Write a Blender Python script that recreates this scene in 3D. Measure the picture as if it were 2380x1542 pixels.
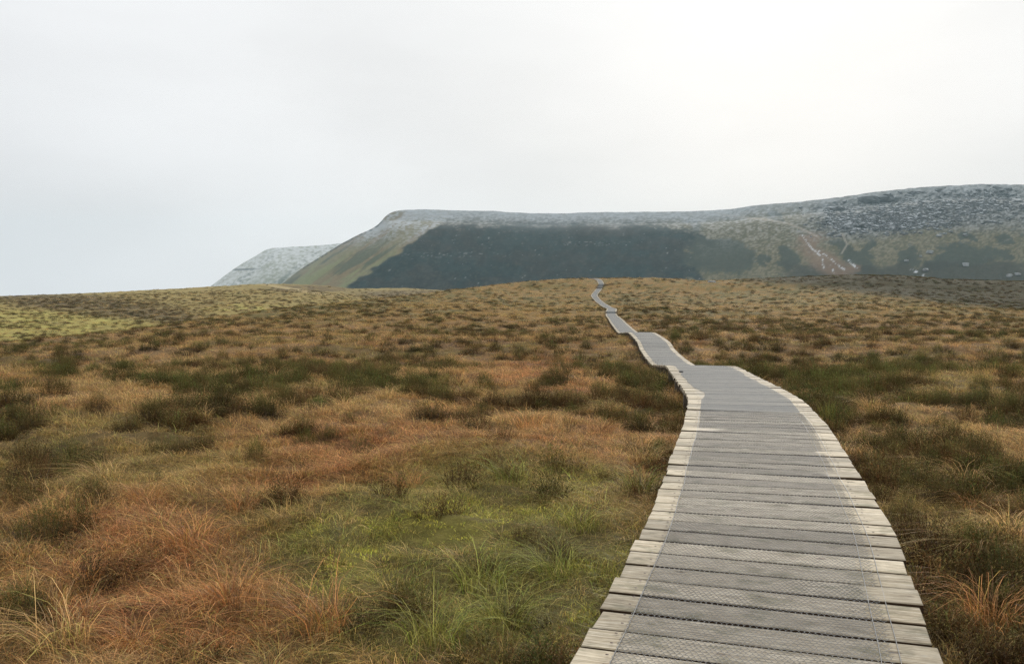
import bpy, math, random
import numpy as np
from mathutils import Vector, Matrix, Euler

random.seed(7)
rng = np.random.default_rng(7)
for o in list(bpy.data.objects):
    bpy.data.objects.remove(o)
scene = bpy.context.scene
COL = scene.collection
R = math.radians

# ------------------------------------------------------------------ camera
EYE = 1.70                    # eye height above the deck at the photographer's feet (deck = 0)
F = 2100.0                    # focal length in 2380-pixel-wide picture units
CX, HY = 1190.0, 650.0        # picture centre column, horizon row
cam_d = bpy.data.cameras.new('camera')
cam_d.sensor_width = 36.0
cam_d.lens = 36.0 * F / 2380.0
cam_d.clip_start = 0.1
cam_d.clip_end = 9000.0
cam = bpy.data.objects.new('camera', cam_d)
COL.objects.link(cam)
cam.location = (0, 0, EYE)
cam.rotation_euler = (R(90) - math.atan((771.0 - HY) / F), 0, 0)
scene.camera = cam

# ------------------------------------------------------------------ light
SUN_EL, SUN_AZ = 17.0, 17.0
w = bpy.data.worlds.new('World')
scene.world = w
w.use_nodes = True
nt = w.node_tree
nt.nodes.clear()
N = nt.nodes.new
L = nt.links.new
out = N('ShaderNodeOutputWorld')
sky = N('ShaderNodeTexSky')
sky.sky_type = 'NISHITA'
sky.sun_disc = False
sky.sun_elevation = R(SUN_EL)
sky.sun_rotation = R(SUN_AZ)
sky.air_density = 1.0
sky.dust_density = 3.0
bg_sky = N('ShaderNodeBackground')
bg_sky.inputs['Strength'].default_value = 0.08
L(sky.outputs[0], bg_sky.inputs['Color'])
# cloud deck: even grey-white, thinner and brighter round the hidden sun
tc = N('ShaderNodeTexCoord')
nz = N('ShaderNodeVectorMath'); nz.operation = 'NORMALIZE'
L(tc.outputs['Generated'], nz.inputs[0])
dot = N('ShaderNodeVectorMath'); dot.operation = 'DOT_PRODUCT'
sd = Vector((math.sin(R(SUN_AZ)) * math.cos(R(SUN_EL)), math.cos(R(SUN_AZ)) * math.cos(R(SUN_EL)), math.sin(R(SUN_EL))))
L(nz.outputs[0], dot.inputs[0]); dot.inputs[1].default_value = sd
noi = N('ShaderNodeTexNoise'); noi.inputs['Scale'].default_value = 1.7
noi.inputs['Detail'].default_value = 4.0
noi.inputs['Roughness'].default_value = 0.45
mp = N('ShaderNodeMapping'); mp.inputs['Scale'].default_value = (1, 1, 2.6)
L(nz.outputs[0], mp.inputs[0]); L(mp.outputs[0], noi.inputs['Vector'])
nadd = N('ShaderNodeMath'); nadd.operation = 'MULTIPLY_ADD'
nadd.inputs[1].default_value = 0.16; nadd.inputs[2].default_value = -0.08
L(noi.outputs[0], nadd.inputs[0])
dsum = N('ShaderNodeMath'); dsum.operation = 'ADD'
L(dot.outputs['Value'], dsum.inputs[0]); L(nadd.outputs[0], dsum.inputs[1])
cr = N('ShaderNodeValToRGB')
cr.color_ramp.interpolation = 'B_SPLINE'
els = cr.color_ramp.elements
els[0].position = 0.0; els[0].color = (0.725, 0.735, 0.755, 1)
els[1].position = 1.0; els[1].color = (0.93, 0.925, 0.915, 1)
e = els.new(0.66); e.color = (0.75, 0.76, 0.78, 1)
e = els.new(0.86); e.color = (0.955, 0.96, 0.968, 1)
e = els.new(0.955); e.color = (0.80, 0.802, 0.802, 1)
L(dsum.outputs[0], cr.inputs[0])
# brighter towards the zenith as in the photograph's top edge
sep = N('ShaderNodeSeparateXYZ'); L(nz.outputs[0], sep.inputs[0])
zr = N('ShaderNodeMapRange'); zr.inputs['From Min'].default_value = 0.0; zr.inputs['From Max'].default_value = 1.0
zr.inputs['To Min'].default_value = 0.0; zr.inputs['To Max'].default_value = 1.0; zr.interpolation_type = 'SMOOTHSTEP'
L(sep.outputs['Z'], zr.inputs['Value'])
mixz = N('ShaderNodeMix'); mixz.data_type = 'RGBA'
mixz.inputs['B'].default_value = (0.90, 0.915, 0.93, 1) if False else (0, 0, 0, 1)
for s in mixz.inputs:
    if s.type == 'RGBA' and s.name == 'B':
        s.default_value = (1.25, 1.27, 1.28, 1)
L(zr.outputs[0], mixz.inputs[0])
L(cr.outputs[0], [s for s in mixz.inputs if s.type == 'RGBA' and s.name == 'A'][0])
lit = N('ShaderNodeMix'); lit.data_type = 'RGBA'; lit.blend_type = 'LIGHTEN'
lit.inputs[0].default_value = 1.0
rg = [s for s in lit.inputs if s.type == 'RGBA']
L([s for s in mixz.outputs if s.type == 'RGBA'][0], rg[0]); L(cr.outputs[0], rg[1])
bg_cl = N('ShaderNodeBackground')
noi2 = N('ShaderNodeTexNoise'); noi2.inputs['Scale'].default_value = 2.6; noi2.inputs['Detail'].default_value = 5.0
noi2.inputs['Roughness'].default_value = 0.5
mp2 = N('ShaderNodeMapping'); mp2.inputs['Scale'].default_value = (1, 1, 3.0); mp2.inputs['Location'].default_value = (3.1, 1.7, 0.4)
L(nz.outputs[0], mp2.inputs[0]); L(mp2.outputs[0], noi2.inputs['Vector'])
st2 = N('ShaderNodeMapRange'); st2.inputs['From Min'].default_value = 0.3; st2.inputs['From Max'].default_value = 0.7
st2.inputs['To Min'].default_value = 0.95; st2.inputs['To Max'].default_value = 1.05
L(noi2.outputs[0], st2.inputs['Value']); L(st2.outputs[0], bg_cl.inputs['Strength'])
L([s for s in lit.outputs if s.type == 'RGBA'][0], bg_cl.inputs['Color'])
mx = N('ShaderNodeMixShader'); mx.inputs[0].default_value = 0.98
L(bg_sky.outputs[0], mx.inputs[1]); L(bg_cl.outputs[0], mx.inputs[2])
L(mx.outputs[0], out.inputs['Surface'])

sun_d = bpy.data.lights.new('sun', 'SUN')
sun_d.energy = 1.5
sun_d.angle = R(10)
sun_d.color = (1.0, 0.95, 0.89)
sun = bpy.data.objects.new('sun', sun_d)
COL.objects.link(sun)
sun.rotation_euler = Vector(sd).to_track_quat('Z', 'Y').to_euler()
sun.location = (20, 60, 40)

scene.view_settings.view_transform = 'Standard'
scene.view_settings.look = 'None'
scene.view_settings.exposure = 0.0
scene.view_settings.gamma = 1.0
scene.view_settings.use_curve_mapping = False
scene.render.engine = 'CYCLES'
scene.cycles.use_denoising = True
scene.cycles.denoising_prefilter = 'NONE'
scene.cycles.max_bounces = 6
scene.cycles.diffuse_bounces = 3
scene.cycles.transparent_max_bounces = 8
scene.cycles.volume_bounces = 0
scene.cycles.sample_clamp_indirect = 4.0

# ------------------------------------------------------------------ helpers
def tag(o, label=None, cat=None, group=None, kind=None):
    if label: o['label'] = label
    if cat: o['category'] = cat
    if group: o['group'] = group
    if kind: o['kind'] = kind
    return o

def mesh_from(name, V, Fc, mat=None, smooth=False):
    me = bpy.data.meshes.new(name)
    me.from_pydata(V if isinstance(V, list) else V.tolist(), [], Fc if isinstance(Fc, list) else Fc.tolist())
    if mat: me.materials.append(mat)
    if smooth: me.polygons.foreach_set('use_smooth', np.ones(len(me.polygons), bool))
    me.update()
    return me

def grid_mesh(name, P, mat, wrap=False, smooth=True):
    """P: (rows, cols, 3) array of points -> quad grid, fast path."""
    r, c, _ = P.shape
    me = bpy.data.meshes.new(name)
    me.vertices.add(r * c)
    me.vertices.foreach_set('co', P.reshape(-1).astype(np.float32))
    i, j = np.meshgrid(np.arange(r - 1), np.arange(c if wrap else c - 1), indexing='ij')
    j2 = (j + 1) % c
    q = np.stack([i * c + j, i * c + j2, (i + 1) * c + j2, (i + 1) * c + j], -1).reshape(-1, 4)
    n = len(q)
    me.loops.add(n * 4)
    me.loops.foreach_set('vertex_index', q.reshape(-1).astype(np.int32))
    me.polygons.add(n)
    me.polygons.foreach_set('loop_start', np.arange(0, n * 4, 4, dtype=np.int32))
    me.polygons.foreach_set('use_smooth', np.full(n, smooth))
    me.update(calc_edges=True)
    me.validate()
    if mat: me.materials.append(mat)
    return me

def set_color(me, name, C):
    a = me.attributes.new(name, 'FLOAT_COLOR', 'POINT')
    C4 = np.ones((len(me.vertices), 4), np.float32)
    C4[:, :3] = np.clip(C, 0, 1)
    a.data.foreach_set('color', C4.reshape(-1))

def link(name, me, parent=None):
    o = bpy.data.objects.new(name, me)
    COL.objects.link(o)
    if parent: o.parent = parent
    return o

def _hash(ix, iy, seed):
    h = (ix.astype(np.int64) * 374761393 + iy.astype(np.int64) * 668265263 + seed * 974634777) & 0xffffffff
    h = ((h ^ (h >> 13)) * 1274126177) & 0xffffffff
    h = ((h ^ (h >> 16)) * 2246822519) & 0xffffffff
    return ((h ^ (h >> 15)) & 0xffffff) / float(0xffffff)

def vnoise(x, y, seed=0):
    x = np.asarray(x, float); y = np.asarray(y, float)
    ix = np.floor(x); iy = np.floor(y)
    fx = x - ix; fy = y - iy
    fx = fx * fx * fx * (fx * (fx * 6 - 15) + 10); fy = fy * fy * fy * (fy * (fy * 6 - 15) + 10)
    a = _hash(ix, iy, seed); b = _hash(ix + 1, iy, seed)
    c = _hash(ix, iy + 1, seed); d = _hash(ix + 1, iy + 1, seed)
    return (a * (1 - fx) + b * fx) * (1 - fy) + (c * (1 - fx) + d * fx) * fy

def fbm(x, y, seed=0, oct=4, gain=0.5):
    s = 0; a = 1; t = 0
    for k in range(oct):
        s = s + a * vnoise(np.asarray(x) * 2 ** k + 17.3 * k, np.asarray(y) * 2 ** k - 9.1 * k, seed + k)
        t += a; a *= gain
    return s / t

def sstep(a, b, x):
    t = np.clip((np.asarray(x, float) - a) / (b - a), 0, 1)
    return t * t * (3 - 2 * t)

def lerp(a, b, t):
    return a + (b - a) * t

def mixc(A, B, t):
    return A + (np.asarray(B) - A) * np.asarray(t)[..., None]

def pchip(xs, ys):
    xs = np.array(xs, float); ys = np.array(ys, float)
    h = np.diff(xs); dl = np.diff(ys) / h
    m = np.zeros_like(xs); m[0] = dl[0]; m[-1] = dl[-1]
    for i in range(1, len(xs) - 1):
        if dl[i - 1] * dl[i] > 0:
            w1 = 2 * h[i] + h[i - 1]; w2 = h[i] + 2 * h[i - 1]
            m[i] = (w1 + w2) / (w1 / dl[i - 1] + w2 / dl[i])
    def f(x):
        x = np.clip(np.asarray(x, float), xs[0], xs[-1])
        i = np.clip(np.searchsorted(xs, x) - 1, 0, len(xs) - 2)
        t = (x - xs[i]) / h[i]
        return ((2 * t**3 - 3 * t**2 + 1) * ys[i] + (t**3 - 2 * t**2 + t) * h[i] * m[i]
                + (-2 * t**3 + 3 * t**2) * ys[i + 1] + (t**3 - t**2) * h[i] * m[i + 1])
    return f

# ------------------------------------------------------------------ materials
def new_mat(name):
    m = bpy.data.materials.new(name)
    m.use_nodes = True
    m.node_tree.nodes.clear()
    return m, m.node_tree.nodes.new, m.node_tree.links.new

def mat_attr_ground(name, bump=0.4, scale=3.0, rough=0.95, var=0.5, scale2=None, spec=0.1):
    m, N, L = new_mat(name)
    o = N('ShaderNodeOutputMaterial'); b = N('ShaderNodeBsdfPrincipled')
    b.inputs['Roughness'].default_value = rough
    b.inputs['Specular IOR Level'].default_value = spec
    at = N('ShaderNodeAttribute'); at.attribute_name = 'col'
    tc = N('ShaderNodeTexCoord')
    n1 = N('ShaderNodeTexNoise'); n1.inputs['Scale'].default_value = scale
    n1.inputs['Detail'].default_value = 6; n1.inputs['Roughness'].default_value = 0.7
    L(tc.outputs['Object'], n1.inputs['Vector'])
    mr = N('ShaderNodeMapRange'); mr.inputs['From Min'].default_value = 0.3; mr.inputs['From Max'].default_value = 0.7
    mr.inputs['To Min'].default_value = 1 - var; mr.inputs['To Max'].default_value = 1 + var
    L(n1.outputs[0], mr.inputs['Value'])
    vm = N('ShaderNodeVectorMath'); vm.operation = 'SCALE'
    L(at.outputs['Color'], vm.inputs[0]); L(mr.outputs[0], vm.inputs['Scale'])
    L(vm.outputs[0], b.inputs['Base Color'])
    bp = N('ShaderNodeBump'); bp.inputs['Strength'].default_value = bump; bp.inputs['Distance'].default_value = 0.15 if scale > 1 else 1.5
    L(n1.outputs[0], bp.inputs['Height']); L(bp.outputs[0], b.inputs['Normal'])
    L(b.outputs[0], o.inputs['Surface'])
    return m

def mat_leaf(name, source, trans=0.35, gloss=0.06, tint=(1, 1, 1)):
    """source: 'INSTANCER' colour attribute 'col' or the object's own colour; blades vary through 'vary'."""
    m, N, L = new_mat(name)
    o = N('ShaderNodeOutputMaterial')
    if source == 'INSTANCER':
        at = N('ShaderNodeAttribute'); at.attribute_type = 'INSTANCER'; at.attribute_name = 'col'
        c = at.outputs['Color']
    else:
        oi = N('ShaderNodeObjectInfo'); c = oi.outputs['Color']
    v = N('ShaderNodeAttribute'); v.attribute_name = 'vary'
    vs = N('ShaderNodeVectorMath'); vs.operation = 'SCALE'; vs.inputs['Scale'].default_value = 2.0
    L(v.outputs['Color'], vs.inputs[0])
    mu = N('ShaderNodeVectorMath'); mu.operation = 'MULTIPLY'
    L(c, mu.inputs[0]); L(vs.outputs[0], mu.inputs[1])
    d = N('ShaderNodeBsdfDiffuse'); t = N('ShaderNodeBsdfTranslucent'); g = N('ShaderNodeBsdfGlossy')
    g.inputs['Roughness'].default_value = 0.4; g.inputs['Color'].default_value = (0.9, 0.9, 0.9, 1)
    L(mu.outputs[0], d.inputs['Color']); L(mu.outputs[0], t.inputs['Color'])
    m1 = N('ShaderNodeMixShader'); m1.inputs[0].default_value = trans
    L(d.outputs[0], m1.inputs[1]); L(t.outputs[0], m1.inputs[2])
    m2 = N('ShaderNodeMixShader'); m2.inputs[0].default_value = gloss
    L(m1.outputs[0], m2.inputs[1]); L(g.outputs[0], m2.inputs[2])
    L(m2.outputs[0], o.inputs['Surface'])
    return m

def mat_plain(name, col, rough=0.8, metal=0.0, spec=0.3):
    m, N, L = new_mat(name)
    o = N('ShaderNodeOutputMaterial'); b = N('ShaderNodeBsdfPrincipled')
    tc = N('ShaderNodeTexCoord'); n1 = N('ShaderNodeTexNoise')
    n1.inputs['Scale'].default_value = 9; n1.inputs['Detail'].default_value = 5
    L(tc.outputs['Object'], n1.inputs['Vector'])
    mr = N('ShaderNodeMapRange'); mr.inputs['To Min'].default_value = 0.6; mr.inputs['To Max'].default_value = 1.4
    L(n1.outputs[0], mr.inputs['Value'])
    vm = N('ShaderNodeVectorMath'); vm.operation = 'SCALE'; vm.inputs[0].default_value = col
    L(mr.outputs[0], vm.inputs['Scale']); L(vm.outputs[0], b.inputs['Base Color'])
    b.inputs['Roughness'].default_value = rough; b.inputs['Metallic'].default_value = metal
    b.inputs['Specular IOR Level'].default_value = spec
    L(b.outputs[0], o.inputs['Surface'])
    return m

def mat_wood():
    """weathered deck board: pale straw ends, trodden grey middle, grain along x, knots; local x across the deck."""
    m, N, L = new_mat('weathered_deck_board')
    o = N('ShaderNodeOutputMaterial'); b = N('ShaderNodeBsdfPrincipled')
    tc = N('ShaderNodeTexCoord'); oi = N('ShaderNodeObjectInfo')
    off = N('ShaderNodeVectorMath'); off.operation = 'SCALE'; off.inputs[0].default_value = (37.0, 91.0, 13.0)
    L(oi.outputs['Random'], off.inputs['Scale'])
    add = N('ShaderNodeVectorMath'); add.operation = 'ADD'
    L(tc.outputs['Object'], add.inputs[0]); L(off.outputs[0], add.inputs[1])
    def noise(scale, vec, detail=4, rough=0.6):
        mp = N('ShaderNodeMapping'); mp.inputs['Scale'].default_value = vec
        L(add.outputs[0], mp.inputs[0])
        n = N('ShaderNodeTexNoise'); n.inputs['Scale'].default_value = scale
        n.inputs['Detail'].default_value = detail; n.inputs['Roughness'].default_value = rough
        L(mp.outputs[0], n.inputs['Vector'])
        return n.outputs[0]
    grain = noise(1.0, (4.5, 120, 120), 5, 0.65)
    blot = noise(1.0, (5, 9, 9), 4, 0.6)
    mid = noise(1.0, (14, 40, 40), 3, 0.6)
    sep = N('ShaderNodeSeparateXYZ'); L(tc.outputs['Object'], sep.inputs[0])
    def mrange(val, a, c, lo=0.0, hi=1.0, smooth=True):
        r = N('ShaderNodeMapRange'); r.inputs['From Min'].default_value = a; r.inputs['From Max'].default_value = c
        r.inputs['To Min'].default_value = lo; r.inputs['To Max'].default_value = hi
        if smooth: r.interpolation_type = 'SMOOTHSTEP'
        L(val, r.inputs['Value']); return r.outputs[0]
    def math_(op, a, c):
        n = N('ShaderNodeMath'); n.operation = op
        for k, s in enumerate((a, c)):
            if isinstance(s, (int, float)): n.inputs[k].default_value = s
            else: L(s, n.inputs[k])
        return n.outputs[0]
    wob = math_('MULTIPLY_ADD', blot, 0.016); n = wob.node; n.inputs[2].default_value = -0.008
    xs = math_('ADD', sep.outputs['X'], wob)
    a1 = mrange(xs, -0.576, -0.571); a2 = mrange(xs, 0.484, 0.489, 1.0, 0.0)
    worn = math_('MULTIPLY', a1, a2)
    def ramp(fac, stops):
        r = N('ShaderNodeValToRGB'); e = r.color_ramp.elements
        e[0].position, e[0].color = stops[0][0], (*stops[0][1], 1)
        e[1].position, e[1].color = stops[-1][0], (*stops[-1][1], 1)
        for p, c in stops[1:-1]:
            k = e.new(p); k.color = (*c, 1)
        L(fac, r.inputs[0]); return r.outputs[0]
    pale = ramp(grain, [(0.26, (0.15, 0.11, 0.07)), (0.42, (0.38, 0.31, 0.21)), (0.58, (0.53, 0.455, 0.335)), (0.75, (0.68, 0.61, 0.48))])
    grey = ramp(grain, [(0.26, (0.16, 0.13, 0.095)), (0.42, (0.36, 0.305, 0.23)), (0.58, (0.47, 0.41, 0.32)), (0.75, (0.60, 0.54, 0.44))])
    def mix(f, A, B, mode='MIX'):
        mm = N('ShaderNodeMix'); mm.data_type = 'RGBA'; mm.blend_type = mode
        rg = [s for s in mm.inputs if s.type == 'RGBA']
        if isinstance(f, (int, float)): mm.inputs[0].default_value = f
        else: L(f, mm.inputs[0])
        for s, v in ((rg[0], A), (rg[1], B)):
            if isinstance(v, tuple): s.default_value = (*v, 1)
            else: L(v, s)
        return [s for s in mm.outputs if s.type == 'RGBA'][0]
    c = mix(worn, pale, grey)
    scuff = noise(1.0, (9, 55, 55), 3, 0.55)
    c = mix(mrange(scuff, 0.66, 0.72, 0, 0.55), c, (0.50, 0.45, 0.37))
    stain = mrange(blot, 0.50, 0.68, 0, 0.6)
    c = mix(stain, c, (0.16, 0.15, 0.085))           # olive algae
    knot = N('ShaderNodeTexVoronoi'); knot.inputs['Scale'].default_value = 1.0
    mp = N('ShaderNodeMapping'); mp.inputs['Scale'].default_value = (3.2, 8, 3)
    L(add.outputs[0], mp.inputs[0]); L(mp.outputs[0], knot.inputs['Vector'])
    kd = mrange(knot.outputs['Distance'], 0.06, 0.14, 0.75, 0.0)
    c = mix(kd, c, (0.10, 0.065, 0.04))
    tone = mrange(oi.outputs['Random'], 0, 1, 0.68, 1.22, False)
    bright = mrange(mid, 0.3, 0.7, 0.85, 1.15)
    tt = math_('MULTIPLY', tone, bright)
    vm = N('ShaderNodeVectorMath'); vm.operation = 'SCALE'
    L(c, vm.inputs[0]); L(tt, vm.inputs['Scale'])
    L(vm.outputs[0], b.inputs['Base Color'])
    L(mrange(grain, 0.3, 0.7, 0.85, 0.68), b.inputs['Roughness'])
    b.inputs['Specular IOR Level'].default_value = 0.22
    bp = N('ShaderNodeBump'); bp.inputs['Strength'].default_value = 0.45; bp.inputs['Distance'].default_value = 0.004
    L(grain, bp.inputs['Height']); L(bp.outputs[0], b.inputs['Normal'])
    L(b.outputs[0], o.inputs['Surface'])
    return m

def mat_netting_sheet():
    """far netting, its cells under a pixel: open mesh of galvanised wire."""
    m, N, L = new_mat('fine_netting')
    o = N('ShaderNodeOutputMaterial')
    t = N('ShaderNodeBsdfTransparent'); b = N('ShaderNodeBsdfPrincipled')
    b.inputs['Base Color'].default_value = (0.20, 0.21, 0.21, 1); b.inputs['Roughness'].default_value = 0.85
    b.inputs['Specular IOR Level'].default_value = 0.2
    mx = N('ShaderNodeMixShader'); mx.inputs[0].default_value = 0.54
    L(t.outputs[0], mx.inputs[1]); L(b.outputs[0], mx.inputs[2]); L(mx.outputs[0], o.inputs['Surface'])
    return m

M_ground = mat_attr_ground('moor_litter', 0.6, 9.0, 0.95, 0.45)
M_hill = mat_attr_ground('hillside', 0.35, 0.16, 0.95, 0.16)
M_grass = mat_leaf('grass_blades', 'INSTANCER', 0.27, 0.03)
M_heath_i = mat_leaf('heather_sprigs_far', 'INSTANCER', 0.25, 0.008)
M_heath = mat_leaf('heather_sprigs', 'OBJECT', 0.25, 0.008)
M_tuss = mat_leaf('tussock_blades', 'OBJECT', 0.27, 0.03)
M_wood = mat_wood()
M_bearer = mat_plain('dark_wet_timber', (0.085, 0.07, 0.055), 0.8)
M_side = mat_plain('gap_shade_board_edge', (0.045, 0.026, 0.014), 0.8, 0.0, 0.1)  # dark timber edges, colour deepened to paint shade into the plank gaps
M_post = mat_plain('post_timber', (0.16, 0.135, 0.10), 0.8)
M_wire = mat_plain('galvanised_wire', (0.23, 0.23, 0.225), 0.5, 0.3, 0.3)
M_sheet = mat_netting_sheet()
M_nail = mat_plain('rusty_nail', (0.07, 0.04, 0.025), 0.6)
M_stem = mat_plain('woody_stem', (0.06, 0.042, 0.03), 0.9)
M_crag = mat_plain('rimed_crag_stone', (0.13, 0.135, 0.135), 0.9)
def rime_on_top(m):
    nd = m.node_tree.nodes; lk = m.node_tree.links
    b = [n for n in nd if n.type == 'BSDF_PRINCIPLED'][0]
    src = b.inputs['Base Color'].links[0].from_socket
    g = nd.new('ShaderNodeNewGeometry'); sp = nd.new('ShaderNodeSeparateXYZ'); lk.new(g.outputs['Normal'], sp.inputs[0])
    r = nd.new('ShaderNodeMapRange'); r.inputs['From Min'].default_value = 0.35; r.inputs['From Max'].default_value = 0.85
    r.inputs['To Max'].default_value = 0.8
    lk.new(sp.outputs['Z'], r.inputs['Value'])
    mm = nd.new('ShaderNodeMix'); mm.data_type = 'RGBA'
    rg = [q for q in mm.inputs if q.type == 'RGBA']
    lk.new(r.outputs[0], mm.inputs[0]); lk.new(src, rg[0]); rg[1].default_value = (0.38, 0.40, 0.415, 1)
    lk.new([q for q in mm.outputs if q.type == 'RGBA'][0], b.inputs['Base Color'])
rime_on_top(M_crag)
M_rock = mat_plain('gritstone', (0.115, 0.115, 0.11), 0.9)
M_rock_frost = mat_plain('frosted_gritstone', (0.30, 0.31, 0.315), 0.9)

# ------------------------------------------------------------------ boardwalk line (depth Y, X, height relative to the eye)
ST = [(-6, -2.04, -1.74), (0, -0.147, -1.70), (3.77, 1.04, -1.60), (5.5, 1.585, -1.53), (7.06, 1.985, -1.515), (9.1, 2.48, -1.52),
      (11.8, 3.08, -1.575), (13.9, 3.35, -1.63), (16.2, 3.64, -1.72), (18.6, 3.95, -1.80), (22, 4.44, -2.10), (25.6, 4.95, -2.425), (28.5, 5.3, -2.70),
      (31.6, 5.62, -2.94), (35, 5.92, -2.985), (38.4, 6.2, -2.95), (41, 6.42, -2.80), (48.8, 7.09, -2.89),
      (58, 7.85, -3.39), (67, 8.56, -3.86), (82.7, 9.79, -3.98), (97.7, 11.1, -4.14), (110, 12.2, -4.42), (122, 13.4, -4.60),
      (124.2, 13.62, -4.52), (134, 14.8, -4.53), (158, 16.6, -4.9), (180, 17.6, -4.69), (190, 18.0, -4.44), (200, 18.3, -3.9),
      (210, 19.2, -3.54), (220, 20.8, -2.85), (228, 22.1, -2.35), (232, 22.9, -2.25), (243, 23.3, -1.25), (250, 22.8, -0.86), (262, 21.0, -0.80)]
ST = np.array(ST)
fX0 = pchip(ST[:, 0], ST[:, 1])
_kx = np.array([-6, 0, 3.77, 5.5, 9.1, 11.8, 18.6, 31.6, 41, 48.8, 67, 82.7, 97.7, 110, 134], float); _kz = fX0(_kx)
def fX(y):
    y = np.asarray(y, float)
    a = sum(np.interp(np.clip(y + o, -6, 134), _kx, _kz) for o in (-.45, -.3, -.15, 0, .15, .3, .45)) / 7.0
    return a + (fX0(y) - a) * sstep(100, 120, y)
fZ0 = pchip(ST[:, 0], ST[:, 2])
STEPS = [(123.6, 0.20), (228.0, 0.34), (229.6, 0.34), (231.2, 0.34)]
def fZ(y):
    z = fZ0(y)
    for d, h in STEPS: z = z + h * (np.asarray(y) >= d)
    return z
def fZs(y):
    z = fZ0(y)
    for d, h in STEPS: z = z + h * sstep(d - 2.5, d + 2.5, y)
    return z
W = 1.48
PITCH = 0.217
yy = np.linspace(-5, 258, 60000)
xx = fX(yy); zz = fZs(yy)
ss = np.concatenate([[0], np.cumsum(np.sqrt(np.diff(xx)**2 + np.diff(yy)**2 + np.diff(zz)**2))])
def path_at(s):
    y = np.interp(s, ss, yy)
    x = fX(y); e = 0.25
    tx = (fX(y + e) - fX(y - e)); ty = 2 * e * np.ones_like(y)
    ln = np.hypot(tx, ty); tx, ty = tx / ln, ty / ln
    return x, y, fZ(y), tx, ty

# ------------------------------------------------------------------ moor terrain
SIL = np.array([(-1200, 60, 880), (-500, 64, 840), (0, 75, 803), (137, 83, 790), (273, 95, 776), (410, 108, 755), (547, 125, 735), (649, 140, 721), (813, 165, 704),
                (921, 190, 693), (1046, 210, 677), (1212, 235, 657), (1378, 252, 647), (1500, 262, 647), (1571, 270, 649), (1645, 280, 654),
                (1718, 290, 651), (1864, 320, 645), (2016, 340, 641), (2098, 340, 643), (2223, 320, 651), (2380, 300, 655), (3400, 260, 668)], float)
HIL = np.array([(-1200, 330, 760), (0, 360, 690), (220, 372, 682), (420, 400, 671), (640, 430, 660), (760, 440, 664), (822, 450, 671), (921, 470, 670), (1046, 480, 677),
                (1150, 490, 690), (1300, 520, 705), (1500, 560, 715), (2400, 600, 715), (3400, 600, 715)], float)
f_sd = pchip(SIL[:, 0], SIL[:, 1]); f_sy = pchip(SIL[:, 0], SIL[:, 2])
f_hd = pchip(HIL[:, 0], HIL[:, 1]); f_hy = pchip(HIL[:, 0], HIL[:, 2])

def terrain(X, Y, rough=True):
    """height relative to the eye"""
    X = np.asarray(X, float); Y = np.asarray(Y, float)
    d = np.maximum(Y, 0.0)
    x = np.clip(CX + F * X / np.maximum(d, 6.0), -1200, 3400)
    sdist = f_sd(x); zs = -(f_sy(x) - HY) / F * sdist
    hd = f_hd(x); zh = -(f_hy(x) - HY) / F * hd
    g = fZs(np.clip(d, 0, 255)) - 0.24
    gs = fZs(np.clip(sdist, 0, 255)) - 0.24
    t = sstep(0.25, 1.0, d / sdist)
    z1 = g + t * (zs - gs)
    dv = sdist * 1.4
    zv = zs * dv / sdist - np.where(zs < -0.5, 1.7, 4.0)
    t2 = np.clip((d - sdist) / (dv - sdist), 0, 1)
    z2 = zs + (zv - zs) * (t2 ** 1.6)
    t3 = np.clip((d - dv) / (hd - dv), 0, 1)
    z3 = zv + (zh - zv) * (t3 * (1.6 - 0.6 * t3))
    z4 = np.maximum(zh - 0.085 * (d - hd) * sstep(0, 160, d - hd), -75)
    z = np.where(d < sdist, z1, np.where(d < dv, z2, np.where(d < hd, z3, z4)))
    px = fX(np.clip(Y, -6, 258))
    off = np.abs(X - px)
    near = sstep(0.7, 2.2, off) + (Y > 262)
    near = np.clip(near, 0, 1)
    if rough:
        amp = 0.13 + 0.17 * sstep(12, 120, d)
        h = (fbm(X / 1.1, Y / 1.1, 3, 4) - 0.5) * 1.0 + (fbm(X / 4.5, Y / 4.5, 11, 3) - 0.5) * 1.3
        z = z + near * amp * h * 1.5
        z = z + near * (0.11 * (1 - np.abs(2 * vnoise(X / 0.75, Y / 0.75, 151) - 1)) - 0.05)
        z = z - 0.06 * (1 - near)
    # behind the camera and far to the sides: level out
    return z

def project(X, Y, z):
    """pixel in 2380-wide picture units for a point with eye-relative height z (small-pitch camera)."""
    Y = np.maximum(Y, 0.3)
    return CX + F * X / Y, HY - F * z / Y

def unproject(x, y):
    """ground point seen at a picture position"""
    d = np.geomspace(3.0, 600, 4000)
    X = (x - CX) / F * d
    zt = terrain(X, d, False)
    yp = HY - F * zt / d
    k = np.argmax(yp <= y)
    if yp[k] > y: k = len(d) - 1
    return X[k], d[k]

def ell(x, y, cx, cy, rx, ry, rot=0.0):
    c, s = math.cos(rot), math.sin(rot)
    u = ((x - cx) * c + (y - cy) * s) / rx; v = (-(x - cx) * s + (y - cy) * c) / ry
    return np.clip(1.25 - np.sqrt(u * u + v * v), 0, 1) / 0.6

STRAW = np.array((0.66, 0.43, 0.195)); RED = np.array((0.58, 0.235, 0.100)); BROWN = np.array((0.48, 0.26, 0.095))
OLIVE = np.array((0.37, 0.31, 0.105)); GREEN = np.array((0.30, 0.285, 0.07)); MOSS = np.array((0.54, 0.49, 0.10))
GOLD = np.array((0.52, 0.32, 0.10)); HEATH = np.array((0.082, 0.090, 0.027)); HEATHB = np.array((0.125, 0.085, 0.038))
PEAT = np.array((0.09, 0.06, 0.04))

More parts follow.
